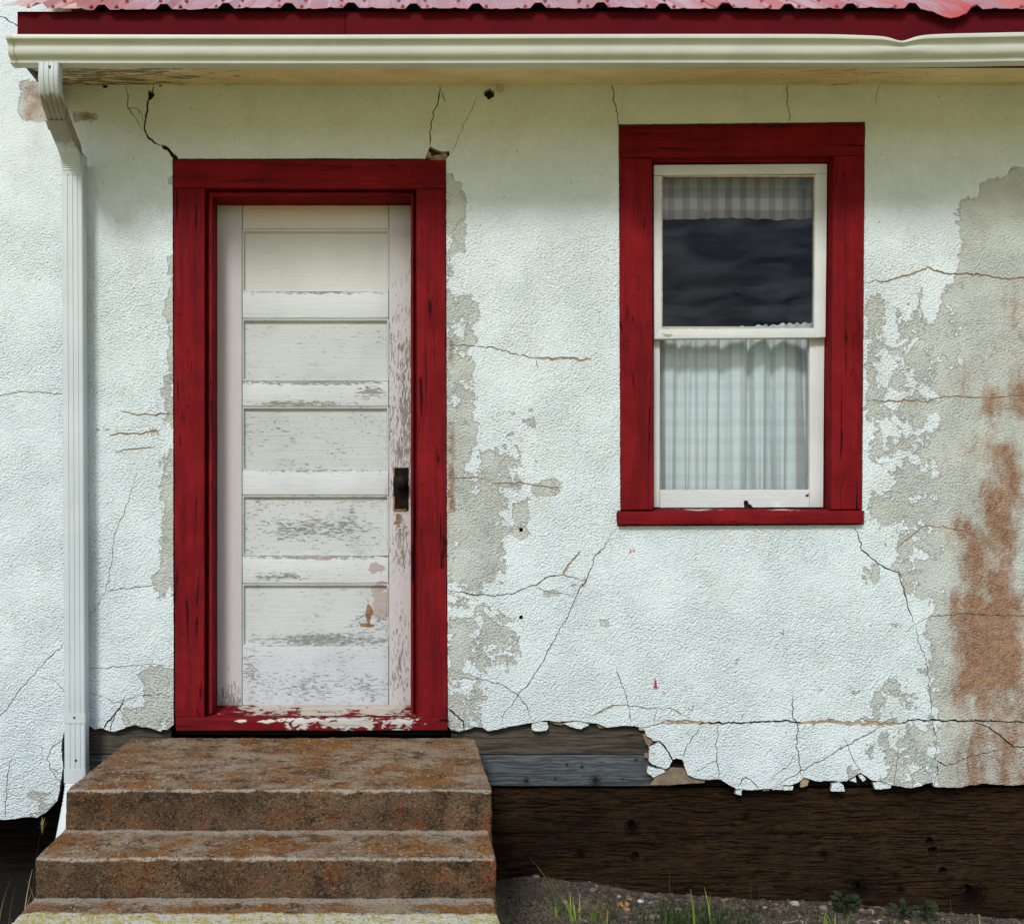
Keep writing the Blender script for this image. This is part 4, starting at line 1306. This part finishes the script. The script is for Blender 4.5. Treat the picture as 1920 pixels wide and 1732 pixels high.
b3 = bez((.060, -1.00, xbm), (.066, -1.055, xbm), (.115, -1.12, xbm), 18)
path3 = np.concatenate([b3, [(.20, -1.235, xbm), (.27, -1.33, xbm)]])
rip = np.zeros(len(path3))
for i in range(2, 17): rip[i] = .22 * (-1) ** i
spout('elbow', path3, .084, .058, DSP, dsp, 0, rip)
SC2 = m_plain('spout_screw', (.05, .05, .05), .5, .2, .6)
def sscrew(px, py, d):
    lathe('screw', [(.0048, 0), (.0048, .002), (.0028, .0035), (.0008, .0037)], SC2, dsp, (X(px, d), -d + .0008, Z(py, d)), seg=10)
sscrew(131.5, 297, .0935); sscrew(139.5, 1345, .092); sscrew(142, 1425, .0905); sscrew(93, 125.5, .522)

# small stub pipe under the soffit
stub = lathe('vent_stub', [(.0085, -.004), (.0105, -.006), (.0125, -.004), (.0125, .012), (.0150, .012), (.0150, .06)], m_plain('stub_paint', (.50, .42, .26), .7, .1), house, (X(937, .035), -.035, Z(168, .035)), 'z', 18)
stub.matrix_parent_inverse = Matrix.Identity(4)

# ================================================================== CURTAINS
def m_cloth(name, plaid, c0, c1, c2, trans=.15, fine=False):
    g = G(name)
    u, v = g.attr('cu'), g.attr('cv')
    def stripe(t, per, duty):
        fr = g.f('FRACT', g.f('DIVIDE', t, per))
        return g.f('MULTIPLY', g.step(fr, .02, .05), g.step(fr, duty + .03, duty, 0.0, 1.0))
    su, sv = stripe(u, plaid * (.55 if fine else 1.0), .30 if fine else .48), stripe(v, plaid * (.6 if fine else 1.0), .40 if fine else .48)
    s2 = stripe(g.f('ADD', v, .02), plaid * 2, .3)
    both = g.f('MULTIPLY', su, sv)
    any_ = g.f('MAXIMUM', su, sv)
    col = g.mix(sv, c0, c1)
    col = g.mix(su, col, (.68, .66, .67) if fine else c1)
    col = g.mix(both, col, c2)
    wv = g.noise(260, 2)
    col = g.mix(g.f('MULTIPLY', wv, .25), col, tuple(x * .7 for x in c1))
    b = g.n('BsdfDiffuse', {'Color': col})
    t = g.n('BsdfTranslucent', {'Color': col})
    m = g.n('MixShader', {0: trans, 1: b.outputs[0], 2: t.outputs[0]})
    g.t.links.new(m.outputs[0], g.o.inputs[0])
    return g.m
def curtain(name, x0, x1, ztop, zbot, y0, folds, amp, mat, seed, wave=0.0, top_fn=None, gather=0.0):
    nu, nv = 260, 44
    r_ = np.random.default_rng(seed)
    us = np.linspace(0, 1, nu)
    # fold phase wanders so that pleats are uneven
    ph = us * folds * 2 * np.pi + 1.6 * np.sin(us * 5.1 + seed) + .9 * np.sin(us * 13.7 + 2 * seed)
    am = .6 + .4 * np.sin(us * 9.3 + seed * 1.7)
    sharp = lambda q: np.sign(np.sin(q)) * np.abs(np.sin(q)) ** .75
    V, cu, cv = [], [], []
    for j in range(nv):
        t = j / (nv - 1)
        prof = amp * (am * (.5 - np.abs(np.sin(.5 * ph + .35 * t * np.sin(us * 7 + seed))) ** .55) * 1.6 + .10 * np.sin(2.3 * ph + 1.3 + t))
        prof = prof * (.55 + .45 * t)
        xj = x0 + (x1 - x0) * (us + gather * .012 * np.sin(ph * 1.0 + 1.2) * t)
        arc = np.concatenate([[0], np.cumsum(np.hypot(np.diff(xj), np.diff(prof)))])
        zt = ztop + (top_fn(us) if top_fn is not None else 0)
        zb_ = zbot + wave * (np.sin(ph + .8) * .6 + np.sin(us * 11 + seed) * .6)
        z = zt + (zb_ - zt) * t
        for i in range(nu):
            V.append((xj[i], y0 + prof[i], z[i])); cu.append(us[i] * (x1 - x0) * 1.5); cv.append(ztop - z[i])
    F = [(j * nu + i, (j + 1) * nu + i, (j + 1) * nu + i + 1, j * nu + i + 1) for j in range(nv - 1) for i in range(nu - 1)]
    return mesh(name, V, F, mat, None, True, {'cu': cu, 'cv': cv})
VAL = m_cloth('plaid_valance', .092, (.66, .68, .56), (.46, .42, .42), (.34, .28, .30), .1)
CAF = m_cloth('plaid_cafe', .13, (.80, .88, .91), (.73, .82, .86), (.62, .65, .68), .1, True)
yv = .150
tag(curtain('valance_curtain', X(1224, -yv), X(1560, -yv), Z(312, -yv), Z(411, -yv), yv, 8, .020, VAL, 3, .005),
    'short plaid valance curtain behind the upper window pane', 'curtain')
tag(curtain('cafe_curtain', X(1222, -yv), X(1562, -yv), Z(612, -yv), Z(945, -yv), yv + .04, 7, .060, CAF, 5, .003, lambda u: .030 * np.clip((u - .45) / .55, 0, 1) + .004 * np.sin(u * 140), 1.0),
    'long pale checked curtain behind the lower window pane', 'curtain')

# ================================================================== STEPS
steps = empty('concrete_steps', (-.41, -.6, 0))
tag(steps, 'lichen stained concrete steps leading up to the door', 'steps')
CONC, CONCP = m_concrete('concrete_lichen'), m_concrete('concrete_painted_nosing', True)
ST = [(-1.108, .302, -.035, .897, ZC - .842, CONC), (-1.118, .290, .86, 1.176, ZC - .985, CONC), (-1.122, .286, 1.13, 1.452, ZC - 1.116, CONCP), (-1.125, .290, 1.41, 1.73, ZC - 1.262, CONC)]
for i, (xa, xb, da, db, zt, m) in enumerate(ST):
    lo = np.array([xa, -db, -.25 + .004 * i]); hi = np.array([xb, -da if i else -.036, zt])
    if i == 0: hi[1] = -.034
    V, F = rbox_data(hi - lo, .011, .014)
    V += lo
    n0 = V.copy()
    if i == 0:
        # rounded far corner beside the wall
        cx, cy, cr = xb - .06, -.034 - .06, .06
        mk = (V[:, 0] > cx) & (V[:, 1] > cy)
        dxy = V[mk][:, :2] - np.array([cx, cy])
        ln = np.linalg.norm(dxy, axis=1)
        sc = np.where(ln > cr, cr / np.maximum(ln, 1e-6), 1)
        V[mk, 0] = cx + dxy[:, 0] * sc; V[mk, 1] = cy + dxy[:, 1] * sc
    # slight fall to the front, worn nosing, pitted surface
    back = (V[:, 1] - lo[1]) / (hi[1] - lo[1])
    topm = np.clip((V[:, 2] - (zt - .05)) / .05, 0, 1)
    V[:, 2] += topm * (.010 * (back - .5)) + topm * .004 * fbm(n0, 3.2, 70 + i, 2)
    front = np.clip(1 - back * 14, 0, 1)
    V[:, 2] -= topm * front * (.002 + .055 * np.clip(fbm(n0, 11, 90 + i, 3) - .20, 0, 1))
    for a_ in range(3):
        V[:, a_] += .0045 * fbm(n0, 22, 40 + i * 3 + a_, 3) + .0035 * fbm(n0, 70, 60 + i * 3 + a_, 2)
    V[:, 0] += .006 * fbm(n0, 4, 33 + i, 2)
    dist_nose = np.hypot(n0[:, 1] - lo[1], (n0[:, 2] - zt) * 1.4)
    dist_back = np.abs(n0[:, 1] - (-[.0, .897, 1.176, 1.452][i])) + 3 * np.abs(n0[:, 2] - zt)
    worn = np.maximum(np.clip(1 - dist_nose / .030, 0, 1), np.clip(1 - dist_back / .11, 0, 1) * (1.1 if i else 0))
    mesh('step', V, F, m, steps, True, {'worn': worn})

# ================================================================== GROUND
g = G('yard_dirt')
c = g.mix(g.step(g.noise(5, 8, .7), .35, .65), (.065, .052, .038), (.038, .031, .024))
c = g.mix(g.step(g.noise(.35, 5, .6), .4, .65), c, (.24, .20, .12))
c = g.mix(g.step(g.noise(220, 3, .7), .45, .7), c, (.07, .06, .052))
c = g.mix(g.step(g.noise(160, 3, .7, 0, g.map((1, 1, 1), loc=(3, 3, 3))), .58, .68, 0, .6), c, (.20, .175, .15))
far_ = g.step(g.f('MULTIPLY', g.sep()[1], -1.0), .75, 1.6)
bounce_col = g.mix(g.step(g.noise(1.2, 4, .6), .35, .65), (.58, .465, .19), (.48, .38, .15))  # unseen outer yard, made bright yellow to bounce warm fill under the eave
c = g.mix(far_, c, bounce_col)
painted_shade = g.f('MULTIPLY', g.step(g.sep()[0], -.9, -1.15), g.step(g.f('MULTIPLY', g.sep()[1], -1.0), 1.5, 1.0))
c = g.mix(painted_shade, c, (.016, .013, .010))  # shade by the crawlspace, painted near-black into the ground left of the steps
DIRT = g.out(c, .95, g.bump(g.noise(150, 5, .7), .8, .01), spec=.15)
GX = [(930, 1652), (960, 1648), (1000, 1645), (1100, 1655), (1180, 1669), (1300, 1677), (1420, 1686), (1550, 1692), (1700, 1706), (1900, 1724), (2300, 1745)]
gxw = np.array([X(a, -.05) for a, _ in GX]); gzw = np.array([Z(b, -.05) for _, b in GX])
gxw = np.concatenate([[-30, -1.6, -1.2, .25], gxw, [30]]); gzw = np.concatenate([[-.06, -.06, -.02, 0.0], gzw, [-.2]])
def gz(x, y):
    x = np.asarray(x, float); y = np.asarray(y, float)
    base = np.interp(x, gxw, gzw)
    far = np.clip((-y - .3) / 6.0, 0, 1)
    p = np.stack([x, y, np.zeros_like(x)], 1)
    near = np.clip(1 - (np.hypot(x - .8, y + .3)) / 4.0, 0, 1)
    return base * (1 - far) + (-.12) * far + .020 * fbm(p, 5, 5, 3) * near + .05 * fbm(p, .4, 8, 2) * (1 - near) + .014 * np.exp(-(((x - .52) / .14) ** 2 + ((y + .16) / .22) ** 2))
xs = np.concatenate([-np.geomspace(400, 3.2, 26), np.arange(-3, .2, .12), np.arange(.2, 3.0, .02), np.geomspace(3.1, 400, 26)])
ys = np.concatenate([-np.geomspace(600, 2.2, 30), np.arange(-2.0, -.7, .08), np.arange(-.7, .10, .02), [.2, .6, 2, 6, 30, 300]])
GXm, GYm = np.meshgrid(xs, ys)
V = np.stack([GXm.ravel(), GYm.ravel(), gz(GXm.ravel(), GYm.ravel())], 1)
nx, ny = len(xs), len(ys)
F = [(j * nx + i, j * nx + i + 1, (j + 1) * nx + i + 1, (j + 1) * nx + i) for j in range(ny - 1) for i in range(nx - 1)]
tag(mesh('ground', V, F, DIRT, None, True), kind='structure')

# loose gravel
g = G('gravel_stone')
cc = g.attr('col', 'Color')
cc = g.mix(g.step(g.noise(300, 3, .6), .4, .7, 0, .4), cc, (.05, .045, .04))
GRAV = g.out(cc, .85, g.bump(g.noise(400, 3), .4, .002), spec=.3)
def ico(sub):
    import bmesh
    bm = bmesh.new(); bmesh.ops.create_icosphere(bm, subdivisions=sub, radius=1.0)
    V = np.array([v.co[:] for v in bm.verts]); F = np.array([[v.index for v in f.verts] for f in bm.faces]); bm.free()
    return V, F
I1V, I1F = ico(1)
I2V, I2F = ico(2)
PAL = np.array([(.10, .09, .085), (.16, .14, .125), (.22, .19, .165), (.07, .065, .065), (.28, .25, .22), (.20, .12, .085), (.13, .12, .13), (.30, .20, .14)])
NV, NF, NC = [], [], []
cnt = 0
Ng = 24000
gx_ = rng.uniform(.24, 2.75, Ng); gy_ = -rng.uniform(-.045, .62, Ng)
gzv = gz(gx_, gy_)
coarse = 1 / (1 + np.exp(-(gx_ - .72) / .12))
for i in range(Ng):
    r_ = (.0018 + .0026 * rng.random() ** 2) if rng.random() > .42 * coarse[i] else (.0032 + .0072 * rng.random() ** 2.0)
    sc = r_ * np.array([1 + .4 * rng.random(), 1 + .4 * rng.random(), .6 + .4 * rng.random()])
    a = rng.random() * 6.28
    q = I1V * (1 + .18 * rng.uniform(-1, 1, (len(I1V), 1))) * sc
    ca, sa = math.cos(a), math.sin(a)
    q = np.stack([q[:, 0] * ca - q[:, 1] * sa, q[:, 0] * sa + q[:, 1] * ca, q[:, 2]], 1) + (gx_[i], gy_[i], gzv[i] + sc[2] * .4)
    NV.append(q); NF.append(I1F + cnt * len(I1V))
    c0 = PAL[rng.choice(8, p=[.26, .23, .16, .16, .07, .05, .05, .02])] * (.30 + .40 * rng.random()) * np.array((1.12, .97, .82))
    NC.append(np.repeat(c0[None], len(I1V), 0)); cnt += 1
tag(mesh('gravel', np.concatenate(NV), np.concatenate(NF), GRAV, None, False, None, {'col': np.concatenate(NC)}), 'dark loose gravel along the foot of the house', 'gravel', None, 'stuff')

# the larger pebbles
PB = [
 (1168, 1692, 10, (.46, .20, .09), 'orange oval pebble in the dark gravel'),
 (1175, 1703, 7, (.34, .19, .11), 'rust brown pebble below the orange oval one'),
 (1201, 1688, 6, (.62, .60, .56), 'small white angular pebble in the gravel'),
 (1221, 1691, 6.5, (.20, .25, .27), 'blue grey pebble in the gravel near the plank skirt'),
 (1215, 1676, 7, (.34, .21, .14), 'brown pebble touching the foot of the plank skirt'),
 (1232, 1690, 7, (.17, .11, .10), 'dull maroon pebble in the gravel'),
 (1161, 1679, 5, (.40, .37, .33), 'pale grey pebble above the orange oval one'),
 (1180, 1684, 6, (.30, .17, .10), 'flat reddish pebble above the orange oval one'),
 (1227, 1718, 9, (.40, .32, .27), 'pale pinkish pebble at the edge of the grass'),
 (1490, 1692, 10, (.42, .39, .35), 'whitish oval stone against the plank skirt'),
 (1624, 1706, 12, (.44, .29, .22), 'large pinkish oblong stone beside the leafy weeds'),
 (1504, 1727, 7, (.34, .36, .32), 'pale green grey stone in front of the whitish oval one'),
 (1640, 1727, 5, (.44, .42, .38), 'small light pebble in front of the oblong pinkish stone'),
 (1650, 1724, 4.5, (.42, .40, .37), 'tiny round light pebble in front of the oblong pinkish stone'),
 (1700, 1727, 6, (.40, .22, .14), 'small orange pebble near the pale grass at the skirt'),
 (1543, 1700, 8, (.22, .19, .16), 'grey brown stone between the two largest stones'),
 (1005, 1642, 6, (.20, .18, .16), 'small grey stone on top of the sandy mound'),
 (1435, 1701, 6, (.40, .32, .26), 'buff pebble near the thick grass'),
 (1060, 1690, 5, (.34, .29, .25), 'light pebble on the sandy mound beside the grass stalk'),
 (1110, 1668, 5, (.20, .20, .21), 'grey pebble at the right flank of the sandy mound'),
]
for i, (px, py, r_, c0, lab) in enumerate(PB):
    # find the ground point under that sight line
    best = None
    for d in np.linspace(-.045, .60, 120):
        x = X(px, d); z = Z(py, d)
        dz = abs(gz([x], [-d])[0] + r_ * S * .5 - z)
        if best is None or dz < best[0]: best = (dz, d, x)
    d, x = best[1], best[2]
    if d < -.03: d = -.03
    rad = r_ * S / K(d)
    sc = rad * np.array([1.15, .9, .62]) * (1 + .2 * rng.uniform(-1, 1, 3))
    if 'oblong' in lab: sc = rad * np.array([1.6, .8, .6])
    q = I2V * sc
    a = rng.uniform(-.4, .4)
    q = q + rad * .28 * np.stack([fbm(I2V * 1.0, 1.3, 11 * i + k_, 2) for k_ in range(3)], 1)
    q = np.stack([q[:, 0] * math.cos(a) - q[:, 1] * math.sin(a), q[:, 0] * math.sin(a) + q[:, 1] * math.cos(a), q[:, 2]], 1)
    zg = gz([x], [-d])[0]
    q += np.array([x, -d, zg + sc[2] * .45])
    tag(mesh('pebble', q, I2F, m_plain('pebble_%d' % i, tuple(q_ * .75 for q_ in c0), .85, .25, nscale=70, bump=.4, bscale=200), None, True), lab, 'stone', 'larger stones in the gravel')

# ================================================================== GRASS AND WEEDS
def m_leaf(name, a, b, rough=.6):
    g = G(name)
    col = g.mix(g.step(g.noise(25, 3), .3, .7), a, b)
    bs = g.n('BsdfPrincipled', {'Base Color': col, 'Roughness': rough, 'Specular IOR Level': .3})
    t = g.n('BsdfTranslucent', {'Color': col})
    m = g.n('MixShader', {0: .3, 1: bs.outputs[0], 2: t.outputs[0]})
    g.t.links.new(m.outputs[0], g.o.inputs[0])
    return g.m
GREEN = m_leaf('grass_green', (.16, .25, .035), (.30, .38, .07))
DARKG = m_leaf('grass_dark', (.022, .045, .012), (.05, .085, .022))
STRAW = m_leaf('grass_straw', (.36, .27, .11), (.50, .40, .19))
def blade(x, y, z, h, w, lean, az, n=6):
    V, F = [], []
    ca, sa = math.cos(az), math.sin(az)
    pa = az + 1.2
    for i in range(n + 1):
        t = i / n
        off = lean * h * t ** 1.9
        ww = w * 1.5 * (1 - t ** 1.8) * .5 + .0003
        cx, cy, cz = x + ca * off, y + sa * off, z + h * t * (1 - .25 * abs(lean) * t)
        V += [(cx - ww * math.cos(pa), cy - ww * math.sin(pa), cz), (cx + ww * math.cos(pa), cy + ww * math.sin(pa), cz + ww * .3)]
    F = [(2 * i, 2 * i + 1, 2 * i + 3, 2 * i + 2) for i in range(n)]
    return V, F
def tuft(name, x, y, blades, mat, label=None, group=None, cat='grass'):
    V, F = [], []
    for (dx, dy, h, w, lean, az) in blades:
        z = gz([x + dx], [y + dy])[0] - .006
        v, f = blade(x + dx, y + dy, z, h, w, lean, az)
        b = len(V)
        V += v; F += [tuple(k + b for k in q) for q in f]
    o = mesh(name, V, F, mat, None, True)
    if label: tag(o, label, cat, group)
    return o
rg = random.Random(11)
def rb(n, spread, h0, h1, w, lean0=.1, lean1=.6):
    return [(rg.uniform(-spread, spread), rg.uniform(-spread, spread) * .6, rg.uniform(h0, h1), w * rg.uniform(.7, 1.2), rg.uniform(lean0, lean1), rg.uniform(0, 6.28)) for _ in range(n)]
def gp(px, d): return X(px, d), -d
x, y = gp(1046, .40)
tuft('grass_stalk', x, y, [(0, 0, .255, .006, .42, math.pi * .98), (.01, 0, .19, .007, .30, math.pi), (.004, .01, .14, .006, .35, .2), (-.01, 0, .12, .007, .55, math.pi), (.012, 0, .10, .006, .3, 0)] + rb(5, .01, .05, .10, .005), GREEN, 'tall bright green grass stalk leaning at the sandy mound', 'grass clumps on the gravel')
x, y = gp(1078, .43)
tuft('grass_clump', x, y, [(0, 0, .12, .006, .5, math.pi), (.01, 0, .10, .007, .5, .4), (-.01, .005, .11, .006, .5, 2.8)] + rb(7, .02, .05, .12, .005), GREEN, 'small grass clump just beside the tall leaning stalk', 'grass clumps on the gravel')
x, y = gp(1124, .42)
tuft('grass_clump', x, y, [(0, 0, .13, .007, .55, math.pi), (0, 0, .10, .006, .4, 0.3)] + rb(9, .03, .04, .10, .005), GREEN, 'grass clump with one blade arching over the coarse pebbles', 'grass clumps on the gravel')
x, y = gp(1300, .40)
tuft('grass_clump', x, y, rb(90, .14, .05, .14, .0045), DARKG, 'thick dark grass clump in front of the middle of the skirt', 'grass clumps on the gravel')
x, y = gp(1312, .38)
tuft('grass_clump', x, y, rb(6, .06, .10, .17, .005, .05, .3), GREEN, 'few bright upright blades within the thick dark grass', 'grass clumps on the gravel')
x, y = gp(1565, .36)
tuft('grass_clump', x, y, rb(10, .05, .06, .13, .005, .05, .35), GREEN, 'bright green blades in front of the round leafy weed', 'grass clumps on the gravel')
x, y = gp(1800, .30)
tuft('grass_clump', x, y, rb(8, .05, .05, .11, .005, .05, .5), GREEN, 'sparse green blades beneath the dark knot of the skirt', 'grass clumps on the gravel')
x, y = gp(1868, .30)
tuft('grass_clump', x, y, rb(9, .05, .05, .13, .005, .05, .5), GREEN, 'grass blades at the far end of the skirt, beyond the knot', 'grass clumps on the gravel')
x, y = gp(1775, .32)
tuft('grass_clump', x, y, rb(7, .04, .04, .08, .005, .2, .8), STRAW, 'pale dry curled grass under the skirt', 'grass clumps on the gravel')
# low scattered grass nobody could count
V, F = [], []
for i in range(1100):
    px = rg.choice([rg.uniform(1130, 1500), rg.uniform(1230, 1420), rg.uniform(1500, 1950)])
    d = rg.uniform(.12, .55)
    x, y = gp(px, d)
    z = gz([x], [y])[0] - .004
    v, f = blade(x, y, z, rg.uniform(.015, .07), .003, rg.uniform(.1, .8), rg.uniform(0, 6.28), 4)
    b = len(V); V += v; F += [tuple(k + b for k in q) for q in f]
for (px, h) in [(1255, .16), (1325, .17), (1374, .15), (1408, .13), (1424, .15), (1260, .12), (1784, .14), (1340, .12)]:
    x, y = gp(px, .12)
    v, f = blade(x, y, gz([x], [y])[0] - .004, h, .0022, rg.uniform(.0, .12), rg.uniform(0, 6.28), 5)
    b = len(V); V += v; F += [tuple(k + b for k in q) for q in f]
tag(mesh('grass', V, F, DARKG, None, True), 'thin dark grass scattered over the gravel', 'grass', None, 'stuff')
# dry grass in the dark beside the steps
x, y = gp(28, .35)
tuft('dry_grass', X(40, .5), -.5, [(rg.uniform(-.12, .10), rg.uniform(-.1, .1), rg.uniform(.10, .26), .003, rg.uniform(.1, .7), rg.uniform(0, 6.28)) for _ in range(16)], STRAW, 'sparse dry grass in the dark gap beside the steps', 'grass clumps on the gravel')
x, y = X(60, .16), -.16
V, F = [], []
v, f = blade(x, y, gz([x], [y])[0], .33, .003, .12, .5, 8)
V += v; F += f
tip = np.array(v[-1])
for k_ in range(14):
    v2, f2 = blade(tip[0], tip[1], tip[2] - .03 + .002 * k_, .045, .0012, rg.uniform(.2, .7), rg.uniform(0, 6.28), 3)
    b = len(V); V += v2; F += [tuple(q_ + b for q_ in q) for q in f2]
tag(mesh('barley_grass', V, F, STRAW, None, True), 'single dry barley head below the downspout beside the steps', 'grass', 'grass clumps on the gravel')

def weed(px, d, r_, n, label, seed):
    q = random.Random(seed)
    x, y = gp(px, d)
    z = gz([x], [y])[0]
    root = empty('weed', (x, y, z))
    tag(root, label, 'weed', 'leafy weeds at the skirt')
    for k_ in range(n):
        az = q.uniform(0, 6.28); L = r_ * q.uniform(.5, 1.1); hh = r_ * q.uniform(.5, 1.5)
        px_, py_, pz_ = x + math.cos(az) * L * .6, y + math.sin(az) * L * .35, z + hh
        V = [(x, y, z), (x + .002, y, z)]
        # stem then lobed leaf
        V2, F2 = [], []
        lw = r_ * q.uniform(.32, .5)
        u = np.array([math.cos(az), math.sin(az) * .6, .25 + q.uniform(-.2, .3)]); u /= np.linalg.norm(u)
        s_ = np.cross(u, (0, -.5, 1.0)); s_ /= np.linalg.norm(s_)
        c0 = np.array([px_, py_, pz_])
        out = [(0, 0), (.25, .42), (.45, .30), (.60, .62), (.75, .34), (1.0, .36), (1.2, 0), (1.0, -.36), (.75, -.34), (.60, -.62), (.45, -.30), (.25, -.42)]
        V2 = [tuple(c0 + u * a_ * lw * 1.3 + s_ * b_ * lw * 1.2 + np.array([0, 0, -.12 * lw * (a_ ** 2) - .08 * lw * abs(b_)])) for a_, b_ in out]
        F2 = [(0, 1, 11), (1, 2, 10, 11), (2, 3, 4, 8), (2, 8, 10), (8, 9, 10), (4, 5, 7, 8), (5, 6, 7)]
        b = len(V2)
        V2 += [(x - .0012, y, z - .003), (x + .0012, y, z - .003), (px_ + .001, py_, pz_), (px_ - .001, py_, pz_)]
        F2.append((b, b + 1, b + 2, b + 3))
        mesh('leaf', V2, F2, WEED, root)
WEED = m_leaf('weed_leaf', (.014, .026, .010), (.030, .050, .018))
weed(1585, .10, .055, 22, 'largest dark leafy weed growing at the foot of the skirt', 1)
weed(1635, .10, .030, 7, 'thin upright weed behind the oblong pinkish stone', 4)
weed(1688, .10, .048, 14, 'leafy weed between the oblong stone and the last weed', 2)
weed(1735, .09, .048, 14, 'leafy weed with lobed leaves nearest the large dark knot', 3)
# fallen twig
V = []
x, y = gp(1478, .30)
tw = [(-.035, .0, .004), (-.02, .01, .016), (0, .012, .020), (.02, .014, .024), (.045, .02, .026)]
ring = 6
for (a_, b_, c_) in tw:
    for k_ in range(ring):
        t = 2 * math.pi * k_ / ring
        V.append((x + a_, y + b_ + .0022 * math.cos(t), gz([x], [y])[0] + c_ + .0022 * math.sin(t)))
F = [(i * ring + k_, i * ring + (k_ + 1) % ring, (i + 1) * ring + (k_ + 1) % ring, (i + 1) * ring + k_) for i in range(len(tw) - 1) for k_ in range(ring)]
tag(mesh('twig', V, F, m_plain('twig_bark', (.20, .16, .12), .9, .2), None, True), 'thin curved dry twig lying on the gravel', 'twig')

# low hills, unseen, added behind the viewer to darken the window's low reflection
xs = np.linspace(-420, 420, 90)
yy = np.linspace(0, 1, 14)
V = []
for v_ in yy:
    for x in xs:
        h = (16 + 9 * math.sin(x * .013 + 1) + 5 * math.sin(x * .041) + 3 * math.sin(x * .11 + 2)) * math.sin(min(1, v_ * 1.25) * math.pi * .5) ** 1.3
        V.append((x, -290 - 130 * v_, -1.0 + h))
V = np.array(V)
V[:, 2] += 2.0 * fbm(V, .05, 3, 3) * np.repeat(yy, len(xs))
n_ = len(xs)
F = [(j * n_ + i, (j + 1) * n_ + i, (j + 1) * n_ + i + 1, j * n_ + i + 1) for j in range(len(yy) - 1) for i in range(n_ - 1)]
tag(mesh('reflection_hills', V, F, m_plain('reflection_hill_scrub', (.085, .085, .055), .95, .35, nscale=.06, bump=0), None, True), kind='structure')
